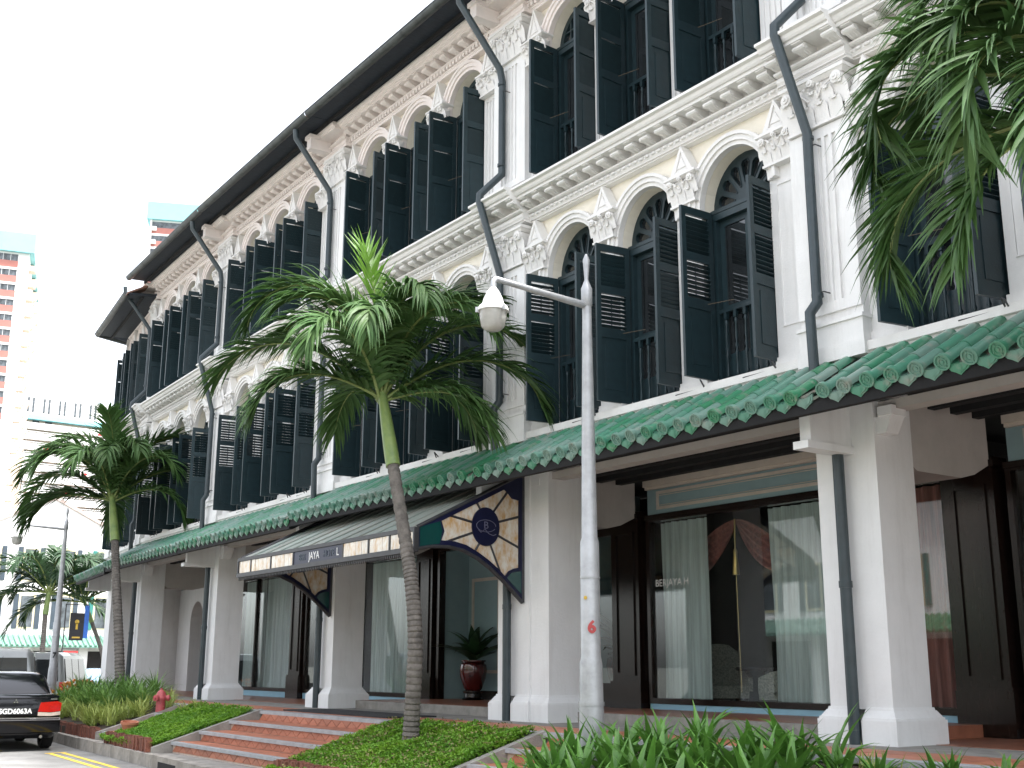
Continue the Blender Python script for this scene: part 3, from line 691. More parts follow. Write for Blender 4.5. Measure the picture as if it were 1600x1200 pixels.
# roof
def roof(x0, x1):
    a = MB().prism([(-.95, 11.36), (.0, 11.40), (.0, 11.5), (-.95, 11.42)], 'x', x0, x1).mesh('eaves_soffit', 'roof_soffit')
    b = MB().prism([(-1.0, 11.43), (3.5, 13.9), (9.2, 11.4), (9.2, 11.3), (3.5, 13.7), (-1.0, 11.38)], 'x', x0, x1).mesh('roof', 'roof')
    g = MB(); n = 8; vs = []
    for x in (x0, x1):
        for i in range(n + 1):
            t = PI + PI * i / n; vs.append((x, -1.02 + .085 * math.cos(t), 11.40 + .085 * math.sin(t)))
    g.add(vs, [(i, i + 1, n + 2 + i, n + 1 + i) for i in range(n)]); g.box(x0, x1, -1.115, -1.095, 11.395, 11.412)
    k = x0 + .45
    while k < x1: g.lathe([(.092, k - .02), (.092, k + .02)], 10, (0, -1.02, 11.40), 'x', PI, 2 * PI); k += 1.1
    gm = g.mesh('gutter', 'gutter', 60)
    f = MB().box(x0, x1, -.60, -.55, 11.30, 11.37).mesh('eaves_batten', 'timber')
    return [('eaves_soffit', a), ('roof', b), ('gutter', gm), ('eaves_batten', f)]
ROOF = roof(-6.1, 0)
BEAMEND = MB().box(-.80, -.62, -.66, -.2, 11.0, 11.22).box(-.83, -.59, -.70, -.2, 11.22, 11.30).mesh('beam_end', 'shaded_trim')
BACK = MB().box(-6.1, 0, .34, 9, 3.82, 11.3).mesh('upper_mass', 'interior')  # unseen solid mass of the upper floors, deepened to keep sun from leaking below
PARTY = MB().box(-.75, -.1, .34, 3.0, 3.8, 11.3).mesh('party_wall', 'white')
LABELS = ['white shophouse at the right edge behind the palm fronds, with brownish curtains at street level',
          'white shophouse with red swag drapes in its shop window, right of the glass sided porch',
          'white shophouse with the copper roofed glass porch over its entrance recess',
          'white shophouse left of the porch, its curtained shop window left of the leaning palm trunk',
          'white shophouse behind the fire hydrant, second from the far lower roofed end of the terrace',
          'last white shophouse at the far left end of the terrace, its roof set lower']
ANG = [0, 0, 0, 1.0, 2.1, 7.0]; SX = [1, 1, 1, 1, 1, .80]; DZ = [0, 0, 0, -.04, -.05, -.10]
J = [Vector((-1.45, 0)), None, None, None, None, None]
for k in range(5):
    a = R(ANG[k]); J[k + 1] = J[k] + Vector((-math.cos(a), math.sin(a))) * BW * SX[k]
bays = []
for k in range(6):
    root = thing('shophouse', LABELS[k], 'shophouse', (J[k].x, J[k].y, 0), R(-ANG[k]), 'joined shophouses of the white terrace', (SX[k], 1, 1))
    bays.append(root); dz = DZ[k]; rdz = -.42 if k == 5 else 0
    det = k <= 2
    inst('upper_wall', WALL2, root); inst('upper_wall', WALL3, root); inst('upper_mass', BACK, root); inst('sill', SILL2, root); 
    for a, b in PX:
        c = (a + b) / 2
        p = inst('pier', PIER2, root, (c, 0, 0)); inst('capital', CAP2, p, (0, 0, 6.54)); inst('pediment', PED, p, (0, 0, 6.925))
        p = inst('pier', PIER3, root, (c, 0, 0)); inst('capital', CAP3, p, (0, 0, 10.0)); inst('pediment', PED3, p, (0, 0, 10.365))
    p = inst('pilaster', PIL2, root); inst('capital', CAPM, p, (-.425, 0, 6.72))
    p = inst('pilaster', PIL3, root); inst('capital', CAPM, p, (-.425, 0, 10.27), scale=(1, 1, 1.05))
    for cx in WX:
        inst('arch_moulding', ARM2, root, (cx, 0, 0)); inst('arch_moulding', ARM3, root, (cx, 0, 0))
        window(root, 2, cx, det); window(root, 3, cx, det)
    # cornices: straight runs with a break forward over the pilaster
    c2 = MB(); c3 = MB()
    for pr in (P2a, P2f, P2b, P2c): c2.prism(pr, 'x', -6.1, -.93); c2.prism(off(pr, -.13, .003), 'x', -.93, .06)
    c2.prism([(.1, 7.54), (-.02, 7.54), (-.02, 7.66), (.1, 7.66)], 'x', -6.1, -.93); c2.prism([(.1, 7.54), (-.15, 7.543), (-.15, 7.663), (.1, 7.66)], 'x', -.93, .06)
    for pr in (P3a, P3b, P3c): c3.prism(pr, 'x', -6.1, -.93); c3.prism(off(pr, -.13, .003), 'x', -.93, .06)
    c3.prism([(.1, 10.995), (-.06, 10.995), (-.06, 11.075), (.1, 11.075)], 'x', -6.1, -.93); c3.prism([(.1, 11.105), (-.02, 11.105), (-.02, 11.225), (.1, 11.225)], 'x', -6.1, -.93)
    c3.prism([(.1, 10.998), (-.19, 10.998), (-.19, 11.228), (.1, 11.225)], 'x', -.90, .03)
    co2 = inst('cornice', c2.mesh('cornice', 'trim'), root); inst('frieze_ornament', ORN, co2)
    co3 = inst('cornice', c3.mesh('cornice', 'shaded_trim'), root); inst('dentil_course', DENT, co3)
    for i in range(17):
        inst('modillion', MOD, co2, (-5.93 + i * .302, -.02, 7.541)); inst('modillion', MODp, co3, (-5.93 + i * .302, -.02, 11.106))
    for xx in (-.84, -.425, -.01):
        inst('modillion', MOD, co2, (xx, -.15, 7.543)); 
    for nm, me in ROOF: inst(nm, me, root, (0, 0, rdz))
    if k: inst('beam_end', BEAMEND, root, (0, 0, 0))
    dp = inst('downpipe', PIPE, root); [inst('pipe_bracket', CLIP, dp, (0, 0, z)) for z in (9.7, 6.45, 4.72)]
    # street level
    cl = inst('column', COLM, root); inst('column_base', BASE[0], cl); inst('column_base', BASE[1], cl); inst('corbel', CORB, cl)
    if k == 2:                                # wider column beside the porch
        inst('column', MB().box(-.059, .36, .03, .66, .34, 3.62).mesh('column', 'column'), root); inst('column_base', base_piece(-.055, .36, 0, 1).mesh('column_base', 'column'), root, (0, .033, 0))
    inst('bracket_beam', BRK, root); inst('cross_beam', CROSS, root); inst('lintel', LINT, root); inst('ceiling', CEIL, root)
    for y in (.75, 1.15, 1.55): inst('joist', JOIST, root, (0, y, 0))
    cn = inst('canopy_roof', DECK, root, (0, 0, dz)); inst('canopy_boarding', UND, cn)
    pitch = BW / 22.5
    for i in range(22):
        x = -6.1 + pitch * (i + .65)
        for s in range(3):
            inst('eave_tile' if s == 2 else 'barrel_tile', EAVE if s == 2 else TILE, cn, (x + random.uniform(-.006, .006), TY0 - .98 * s / 3, TZ0 - .56 * s / 3 + .006), (SLOPE + random.uniform(-.012, .012), 0, random.uniform(-.015, .015)))
        if True: inst('drip_tile', DRIP, cn, (x + pitch / 2, TY0 - .975, TZ0 - .575), (R(14), 0, 0))
HOOK = MB().tube([(0, .0, 4.0), (0, -.10, 4.09), (.03, -.16, 4.12), (.07, -.18, 4.09), (.09, -.16, 4.02)], .010, 5).tube([(0, -.06, 4.05), (-.5, -.07, 4.04)], .007, 4).mesh('cable_hook', 'iron')
for k in range(6):
    for xx in (-4.4, -2.3, -.95): inst('cable_hook', HOOK, bays[k], (xx + random.uniform(-.3, .3), -.06, .0))
# end of the terrace: closing pier, wall, return gutter
e = bays[5]
inst('pilaster', PIL2, e, (-6.1 + .3, 0, 0)); inst('pilaster', PIL3, e, (-6.1 + .3, 0, 0))
inst('column', COLM, e, (-5.5, 0, 0)); inst('column_base', BASE[0], e, (-5.5, 0, 0)); inst('column_base', BASE[1], e, (-5.5, 0, 0)); inst('bracket_beam', BRK, e, (-5.6, 0, 0))
inst('end_wall', MB().box(-6.75, -6.4, .02, 8, 0, 11.2).mesh('end_wall', 'white'), e)
g = MB(); g.tube([(-6.15, -1.02, 10.98), (-7.1, .5, 10.95), (-7.1, 8, 10.95)], .085, 8); inst('gutter', g.mesh('gutter', 'gutter', 60), e)
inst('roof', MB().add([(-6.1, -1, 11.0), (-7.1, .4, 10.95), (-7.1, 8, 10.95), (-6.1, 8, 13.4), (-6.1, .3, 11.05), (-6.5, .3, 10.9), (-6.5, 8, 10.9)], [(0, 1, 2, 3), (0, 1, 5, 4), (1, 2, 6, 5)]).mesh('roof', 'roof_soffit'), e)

# ------------------------------------------------------------------ shop fronts
FY = 2.15
dwp = MB(); dwp.box(-.72, -.08, FY - .06, FY + .2, .14, 2.98); dwp.box(-.76, -.04, FY - .10, FY + .2, 0, .5); dwp.box(-.75, -.05, FY - .09, FY + .2, .5, .54)
dwp.box(-.62, -.58, FY - .085, FY - .06, .62, 2.8); dwp.box(-.22, -.18, FY - .085, FY - .06, .62, 2.8); dwp.box(-.58, -.22, FY - .085, FY - .06, .62, .66); dwp.box(-.58, -.22, FY - .085, FY - .06, 2.76, 2.8)
dwp.box(-.78, -.02, FY - .12, FY + .2, 2.98, 3.06); dwp.box(-.75, -.05, FY - .09, FY + .2, 3.06, 3.10)
DWP = dwp.mesh('door_post', 'dark_wood')
def curtain(w, z0, z1, amp=.05, pitch=.17, pinch=None):
    mb = MB(); n = int(w / .025); rows = 7; vs = []
    for j in range(rows):
        t = j / (rows - 1); z = z0 + (z1 - z0) * t
        for i in range(n + 1):
            x = w * i / n; a = amp * (1 - .35 * t)
            y = a * math.sin(2 * PI * x / pitch + .9 * math.sin(x * 5.3) + .25 * math.sin(t * 4 + x * 3)) + .4 * a * math.sin(2 * PI * x / (pitch * 2.7) + 1)
            vs.append((x + .012 * math.sin(t * 5 + i * .3), y, z))
    m = n + 1
    return mb.add(vs, [(j * m + i, j * m + i + 1, (j + 1) * m + i + 1, (j + 1) * m + i) for j in range(rows - 1) for i in range(n)])
def shop_window(root, x0, x1, zb=.14, zt=2.92, mull=()):
    f = MB(); f.box(x0, x1, FY, FY + .14, zt, zt + .10); f.box(x0, x1, FY - .03, FY, zt + .03, zt + .10); f.box(x0, x1, FY, FY + .14, zb + .08, zb + .16)
    for x in (x0, x1 - .07) + tuple(m - .035 for m in mull): f.box(x, x + .07, FY, FY + .14, zb + .16, zt)
    w = inst('shop_window', f.mesh('shop_window', 'dark_wood'), root)
    xs = [x0] + list(mull) + [x1]
    for a, b in zip(xs[:-1], xs[1:]): inst('pane', MB().box(a + .03, b - .03, FY + .05, FY + .058, zb + .16, zt).mesh('pane', 'glass'), w)
    inst('skirting', MB().box(x0, x1, FY + .02, FY + .12, zb - .14, zb + .08).mesh('skirting', 'blue_dado'), w)
    return w
def over_panel(root, x0, x1):
    w = inst('shop_wall', MB().box(x0, x1, FY, FY + .2, 3.02, 3.62).mesh('shop_wall', 'blue_wall'), root)
    p = MB(); a, b, c, d = x0 + .22, x1 - .22, 3.09, 3.37; t = .045
    p.box(a, b, FY - .02, FY, c, c + t); p.box(a, b, FY - .02, FY, d - t, d); p.box(a, a + t, FY - .02, FY, c + t, d - t); p.box(b - t, b, FY - .02, FY, c + t, d - t)
    for q in ((a + .06, b - .06, c + .06, c + .07), (a + .06, b - .06, d - .07, d - .06)): p.box(q[0], q[1], FY - .012, FY, q[2], q[3])
    inst('panel_moulding', p.mesh('panel_moulding', 'moulding'), w)
    inst('top_moulding', TOPS, root)
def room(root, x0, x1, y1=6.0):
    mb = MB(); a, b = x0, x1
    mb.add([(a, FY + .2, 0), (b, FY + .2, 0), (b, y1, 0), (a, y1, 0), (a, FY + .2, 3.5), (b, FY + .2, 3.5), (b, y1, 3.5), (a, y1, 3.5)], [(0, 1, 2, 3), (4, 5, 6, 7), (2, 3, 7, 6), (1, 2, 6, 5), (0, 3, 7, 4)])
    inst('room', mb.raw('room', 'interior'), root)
for k in range(6):
    inst('door_post', DWP, bays[k]); 
    if k != 2: over_panel(bays[k], -6.0, -.72)
shop_window(bays[0], -6.06, -.74, .02); room(bays[0], -6.06, -.74)
shop_window(bays[1], -6.06, -.74, mull=(-1.9,)); room(bays[1], -6.06, -.74)
shop_window(bays[3], -6.06, -.74, .06, mull=(-3.3,)); room(bays[3], -6.06, -.74)
shop_window(bays[4], -6.06, -.74, .06, mull=(-3.2,)); room(bays[4], -6.06, -.74)
# last bay: arched doorway and a narrow window
aw = MB(); n = 10
ar = [(-3.2 + .95 * math.cos(PI - PI * i / n), 2.0 + .6 * math.sin(PI * i / n)) for i in range(n + 1)]
aw.add([(p[0], FY, p[1]) for p in ar] + [(p[0], FY, 3.6) for p in ar] + [(p[0], FY + .4, p[1]) for p in ar], [(i, i + 1, n + 2 + i, n + 1 + i) for i in range(n)] + [(i, 2 * n + 2 + i, 2 * n + 3 + i, i + 1) for i in range(n)])
aw.box(-6.1, -4.15, FY, FY + .4, 0, 3.6); aw.box(-2.25, -.72, FY, FY + .4, 0, 3.6)
inst('shop_wall', aw.mesh('shop_wall', 'column'), bays[5]); room(bays[5], -6.06, -.74)
def world(k, x, y, z):
    return bays[k].matrix_basis @ Vector((x, y, z))
def hang(k, x0, w, z0, z1, label, m='sheer', name='curtain', cat='curtain', grp=None, y=2.42, **kw):
    p = world(k, x0, y, 0)
    o = inst(name, curtain(w, z0, z1, **kw).raw(name, m, True), None, p, (0, 0, R(-ANG[k])))
    return tag(o, label, cat, grp)
hang(1, -6.0, 1.02, .30, 2.92, 'white sheer curtain left of the red swag in the wide shop window')
hang(1, -3.78, 1.75, .30, 2.92, 'white sheer curtain right of the red swag, reaching behind the big column')
hang(1, -1.85, 1.05, .30, 2.92, 'brownish red curtain just right of the big column', 'drape')
hang(0, -5.5, .5, .30, 2.92, 'brownish red curtain at the right edge beyond the dark door post', 'drape')
hang(3, -5.95, 1.6, .22, 2.92, 'grey sheer curtain filling the left window of the shop left of the porch', pitch=.11)
hang(3, -3.2, 2.2, .22, 2.92, 'grey sheer curtain behind the leaning palm trunk', pitch=.11)
hang(4, -4.6, 1.35, .22, 2.92, 'grey sheer curtain left half, behind the hydrant bay columns', pitch=.12)
hang(4, -3.1, 2.3, .22, 2.92, 'grey sheer curtain right half beside the dark post with green reflections', pitch=.12)
# entrance recess in the porch bay
b2 = bays[2]
inst('recess_wall', MB().box(-6.05, -1.7, 2.85, 3.0, .14, 3.62).box(-6.08, -6.0, FY + .1, 2.85, .14, 3.62).mesh('recess_wall', 'blue_wall'), b2)
rw = MB()
for a in (-5.85, -4.6, -3.4):
    for q in ((a, a + .95, .62, .68), (a, a + .95, 2.36, 2.42), (a, a + .06, .68, 2.36), (a + .89, a + .95, .68, 2.36)): rw.box(q[0], q[1], 2.825, 2.85, q[2], q[3])
inst('panel_moulding', rw.mesh('panel_moulding', 'moulding'), b2)
inst('skirting', MB().box(-6.0, -1.7, 2.81, 2.85, .14, .30).mesh('skirting', 'dark_wood'), b2)
inst('recess_wall', MB().box(-1.72, -1.6, FY + .1, 3.5, .14, 3.62).mesh('recess_wall', 'blue_wall'), b2)
inst('transom_beam', MB().box(-6.05, -.72, FY, FY + .14, 2.92, 3.02).box(-6.05, -5.97, FY, FY + .14, .14, 2.92).box(-1.72, -1.62, FY, FY + .14, .14, 2.92).mesh('transom_beam', 'dark_wood'), b2)
inst('shop_wall', MB().box(-6.0, -.72, FY, FY + .2, 3.03, 3.62).mesh('shop_wall', 'blue_wall'), b2); inst('top_moulding', TOPS, b2)
d = inst('door', MB().box(-1.58, -1.50, FY + .03, FY + .09, .14, 2.92).box(-.82, -.74, FY + .03, FY + .09, .14, 2.92).box(-1.50, -.82, FY + .03, FY + .09, .14, .5).box(-1.50, -.82, FY + .03, FY + .09, 2.8, 2.92).mesh('door', 'dark_wood'), b2)
inst('pane', MB().box(-1.50, -.82, FY + .055, FY + .062, .5, 2.8).mesh('pane', 'glass'), d)
inst('handle', MB().tube([(-1.49, FY + .03, .75), (-1.49, FY - .04, .80), (-1.49, FY - .04, 1.95), (-1.49, FY + .03, 2.0)], .016, 8).mesh('handle', 'brass', 60), d)
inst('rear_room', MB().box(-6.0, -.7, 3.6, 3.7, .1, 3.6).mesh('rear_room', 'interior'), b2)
# gilt lettering on the wide window
inst('lettering', text_mesh('BERJAYA H', .15, 'white_print', .001), bays[1], (-5.55, FY + .045, 1.98), (R(90), 0, 0))
# swag drapes and tassel
def swag(s):
    mb = MB(); n, m = 18, 34; vs = []
    for j in range(m):
        u = j / (m - 1)
        for i in range(n + 1):
            t = i / n
            x = s * t * .86
            ztop = 2.86 - .42 * t ** 1.6; zbot = 2.80 - .78 * t ** .8
            z = ztop + (zbot - ztop) * u - .14 * u * math.sin(PI * t)
            y = -.034 * math.sin(u * 6.3 * 4.2 + t * 1.2) * math.sin(PI * min(1, t * .8 + .1)) * .9 - .03 * math.sin(PI * t)
            vs.append((x, y, z))
    return mb.add(vs, [(j * (n + 1) + i, j * (n + 1) + i + 1, (j + 1) * (n + 1) + i + 1, (j + 1) * (n + 1) + i) for j in range(m - 1) for i in range(n)])
t = thing('swag_drape', 'red brown swag drape gathered at its middle with a gold tassel', 'drape', (-12.10, 2.58, 0))
inst('swag', swag(-1).raw('swag', 'drape', True), t); inst('swag', swag(1).raw('swag', 'drape', True), t)
inst('tassel', MB().tube([(0, -.04, 2.86), (0, -.05, 2.4)], .012, 6).lathe([(.02, 2.42), (.035, 2.38), (.03, 2.33), (.05, 2.12), (.055, 2.05)], 9, (0, -.05, 0)).tube([(0, -.05, 2.06), (.02, -.05, .4)], .004, 4).mesh('tassel', 'brass', 60), t)
def armchair(x, y, rz, label):
    t = thing('armchair', label, 'armchair', (x, y, 0.0), rz, 'armchairs behind the shop window')
    b = MB(); n = 10
    pts = [(-.30, .42), (-.33, .75), (-.30, .98), (-.16, 1.08), (0, 1.10), (.16, 1.08), (.30, .98), (.33, .75), (.30, .42)]
    b.prism(pts, 'y', .22, .34); inst('backrest', b.mesh('backrest', 'fabric'), t)
    inst('seat', MB().frustum((-.30, .30, -.30, .28, .30), (-.31, .31, -.31, .24, .48)).mesh('seat', 'fabric'), t)
    for s in (-1, 1):
        inst('armrest', MB().prism([(-.28, .40), (-.28, .60), (-.1, .68), (.25, .74), (.25, .40)], 'x', s * .30, s * .37).mesh('armrest', 'fabric'), t)
        for yy in (-.25, .25): inst('leg', MB().frustum((s * .26 - .015, s * .26 + .015, yy - .015, yy + .015, .0), (s * .26 - .025, s * .26 + .025, yy - .025, yy + .025, .31)).mesh('leg', 'dark_wood'), t)
armchair(-13.05, 3.15, R(60), 'patterned armchair behind the shop window, left of the tassel cord')
armchair(-11.75, 3.1, R(-70), 'patterned armchair partly behind the right sheer curtain of the wide shop window')
t = thing('dining_table', 'small round table with dark top between the patterned armchairs', 'table', (-12.5, 3.5, 0))
inst('tabletop', MB().lathe([(.45, .70), (.46, .73), (.45, .75)], 20).mesh('tabletop', 'dark_wood', 40), t); inst('pedestal', MB().lathe([(.25, .0), (.2, .05), (.04, .1), (.05, .7)], 12).mesh('pedestal', 'dark_wood', 40), t)

# ------------------------------------------------------------------ porch canopy of copper and opal glass
PX0, PX1 = -19.95, -13.85
por = thing('glass_porch', 'glass sided porch with patina copper roof and navy name panel over the entrance', 'porch', (PX1, 0, 0))
L = PX1 - PX0; ns = 11
for i in range(ns):
    a = -L + L * i / ns; b = a + L / ns
    inst('roof_sheet', MB().prism([(-.02, 3.46), (-1.84, 2.585), (-1.84, 2.57), (-.02, 3.44)], 'x', a + .004, b - .004).prism([(-.02, 3.485), (-1.83, 2.61), (-1.83, 2.575), (-.02, 3.45)], 'x', b - .012, b + .008).mesh('roof_sheet', 'copper'), por)
fr = MB(); fr.box(-L - .03, .03, -1.86, -1.80, 2.54, 2.60); fr.box(-L - .03, .03, -1.87, -1.79, 2.26, 2.33)
for x in (-L - .03, -.01): fr.box(x, x + .04, -1.86, -1.80, 2.33, 2.54)
zig = -L
while zig < 0:
    fr.prism([(zig, 2.262), (zig + .05, 2.262), (zig + .025, 2.20)], 'y', -1.84, -1.825); zig += .06
inst('fascia_frame', fr.mesh('fascia_frame', 'iron'), por)
segs = []; x = -L + .02
def opal(a, b, grp=4):
    w = (b - a) / grp
    for i in range(grp): inst('opal_pane', MB().box(a + w * i + .004, a + w * (i + 1) - .004, -1.835 - random.uniform(0, .006), -1.815, 2.335, 2.535).mesh('opal_pane', 'opal'), por)
npx0, npx1 = -17.68 - PX1, -15.97 - PX1
for a, b, g in ((-L + .02, -L + .52, 3), (-L + .56, -L + 1.35, 5), (-L + 1.40, npx0 - .03, 5), (npx1 + .03, npx1 + .8, 4), (npx1 + .84, -.70, 3), (-.66, -.02, 4)): opal(a, b, g)
for a in (-L + .54, -L + 1.375, npx0 - .015, npx1 + .015, npx1 + .82, -.68): inst('glazing_bar', MB().box(a - .018, a + .018, -1.85, -1.81, 2.33, 2.54).mesh('glazing_bar', 'iron'), por)
nb = inst('name_panel', MB().box(npx0, npx1, -1.84, -1.815, 2.335, 2.535).mesh('name_panel', 'navy'), por)
inst('lettering', text_mesh('BER', .15, 'navy_shutter', .003), nb, (npx0 + .32, -1.843, 2.43), (R(90), 0, 0))
inst('lettering', text_mesh('JAYA', .17, 'white_print', .003), nb, (npx0 + .75, -1.843, 2.43), (R(90), 0, 0))
inst('lettering', text_mesh('HOTE', .15, 'navy_shutter', .003), nb, (npx0 + 1.27, -1.843, 2.43), (R(90), 0, 0))
inst('lettering', text_mesh('L', .17, 'white_print', .003), nb, (npx0 + 1.56, -1.843, 2.43), (R(90), 0, 0))
OUT = [(-.02, 3.50), (-1.80, 2.60), (-1.80, 2.31), (-1.55, 2.355), (-1.3, 2.365), (-1.05, 2.33), (-.8, 2.23), (-.6, 2.11), (-.38, 1.95), (-.2, 1.80), (-.02, 1.64)]
INN = [(-.10, 3.33), (-1.40, 2.70), (-1.36, 2.55), (-1.40, 2.43), (-1.15, 2.40), (-.9, 2.32), (-.7, 2.22), (-.55, 2.13), (-.34, 2.02), (-.27, 2.08), (-.10, 2.13)]
INN = [(-.10, 3.10), (-.22, 3.12), (-.30, 3.20), (-.36, 3.24), (-1.42, 2.71), (-1.37, 2.57), (-1.42, 2.44), (-1.2, 2.44), (-1.0, 2.40), (-.8, 2.31), (-.62, 2.21), (-.46, 2.10), (-.34, 2.0), (-.28, 2.07), (-.2, 2.11), (-.10, 2.13)]
CC = (-.68, 2.68); RY, RZ = .235, .275
def hit(d, poly):
    best = None
    for i in range(len(poly)):
        (ax, ay), (bx, by) = poly[i], poly[(i + 1) % len(poly)]
        ex, ey = bx - ax, by - ay; den = d[0] * ey - d[1] * ex
        if abs(den) < 1e-9: continue
        t = ((ax - CC[0]) * ey - (ay - CC[1]) * ex) / den; u = ((ax - CC[0]) * d[1] - (ay - CC[1]) * d[0]) / den
        if t > 0 and -1e-6 <= u <= 1 + 1e-6 and (best is None or t < best): best = t
    return (CC[0] + d[0] * best, CC[1] + d[1] * best)
def side(x, full):
    sp = inst('side_panel', None, por, (x, 0, 0))
    def outline(mb, P, r):
        for i in range(len(P)):
            a, b = P[i], P[(i + 1) % len(P)]; mb.tube([(0, a[0], a[1]), (0, b[0], b[1])], r, 6)
    f = MB()
    # solid frame between the two outlines, by rays from the centre
    angs = sorted([math.atan2(p[1] - CC[1], p[0] - CC[0]) for p in OUT + INN])
    A = [hit((math.cos(a), math.sin(a)), INN) for a in angs]; B = [hit((math.cos(a), math.sin(a)), OUT) for a in angs]; n = len(A)
    for s in (-.022, .022): f.add([(s, *p) for p in A] + [(s, *p) for p in B], [(i, (i + 1) % n, n + (i + 1) % n, n + i) for i in range(n)])
    f.add([(-.022, *p) for p in A] + [(.022, *p) for p in A], [(i, (i + 1) % n, n + (i + 1) % n, n + i) for i in range(n)])
    f.add([(-.022, *p) for p in B] + [(.022, *p) for p in B], [(i, (i + 1) % n, n + (i + 1) % n, n + i) for i in range(n)])
    inst('panel_frame', f.mesh('panel_frame', 'navy'), sp)
    g = MB(); outline(g, OUT, .032); inst('edge_bar', g.mesh('edge_bar', 'iron', 60), sp)
    g = MB(); outline(g, INN, .007); inst('lead_line', g.mesh('lead_line', 'emblem', 60), sp)
    inst('corner_glass', MB().prism([(-1.765, 2.60), (-1.765, 2.335), (-1.60, 2.37), (-1.45, 2.39), (-1.41, 2.57), (-1.45, 2.70)], 'x', -.028, .028).mesh('corner_glass', 'teal_glass'), sp)
    inst('corner_glass', MB().prism([(-.06, 1.76), (-.2, 1.87), (-.31, 1.97), (-.25, 2.04), (-.17, 2.07), (-.06, 2.08)], 'x', -.028, .028).mesh('corner_glass', 'teal_glass'), sp)
    dirs = [(-.16, .36), (.36, .5), (.54, .17), (.54, -.24), (.19, -.45), (-.16, -.33), (-.61, -.24), (-.61, .12)]
    aa = [math.atan2(y, x) for x, y in dirs]; aa.sort()
    bar = MB()
    for i, a in enumerate(aa):
        b = aa[(i + 1) % len(aa)]; b = b + 2 * PI if b <= a else b
        n = 9; ar = [a + .03 + (b - a - .06) * j / n for j in range(n + 1)]
        extra = sorted([q for q in ((math.atan2(p[1] - CC[1], p[0] - CC[0]) - a) % (2 * PI) + a for p in INN) if a < q < b] + ar)
        poly = [(CC[0] + RY * math.cos(q), CC[1] + RZ * math.sin(q)) for q in ar] + [hit((math.cos(q), math.sin(q)), INN) for q in reversed(extra)]
        inst('opal_pane', MB().prism(poly, 'x', -.006, .006).mesh('opal_pane', 'opal'), sp)
        d = (math.cos(a), math.sin(a)); e = hit(d, INN); bar.tube([(0, CC[0] + d[0] * RY, CC[1] + d[1] * RZ * 1), (0, e[0], e[1])], .020, 6)
    inst('glazing_bar', bar.mesh('glazing_bar', 'iron', 60), sp)
    ov = [(CC[0] + RY * math.cos(2 * PI * i / 32), CC[1] + RZ * math.sin(2 * PI * i / 32)) for i in range(32)]
    md = inst('medallion', MB().prism(ov, 'x', -.028, .028).mesh('medallion', 'navy', 30), sp)
    em = MB(); em.tube([(.032, CC[0] + .165 * math.cos(2 * PI * i / 28), CC[1] + .01 + .085 * math.sin(2 * PI * i / 28)) for i in range(27)], .005, 5)
    em.tube([(.032, CC[0] - .13, CC[1] - .05), (.032, CC[0] - .09, CC[1] - .085), (.032, CC[0] - .02, CC[1] - .04), (.032, CC[0] + .05, CC[1] - .10), (.032, CC[0] + .12, CC[1] - .12), (.032, CC[0] + .17, CC[1] - .10)], .006, 5)
    inst('emblem_ring', em.mesh('emblem_ring', 'emblem', 60), md); inst('emblem_letter', text_mesh('B', .15, 'emblem', .003), md, (.03, CC[0] - .0, CC[1] + .015), (R(90), 0, R(90)))
side(0, True); side(-L, False)
inst('support_bar', MB().box(-L, 0, -.06, -.01, 3.40, 3.50).mesh('support_bar', 'iron'), por)

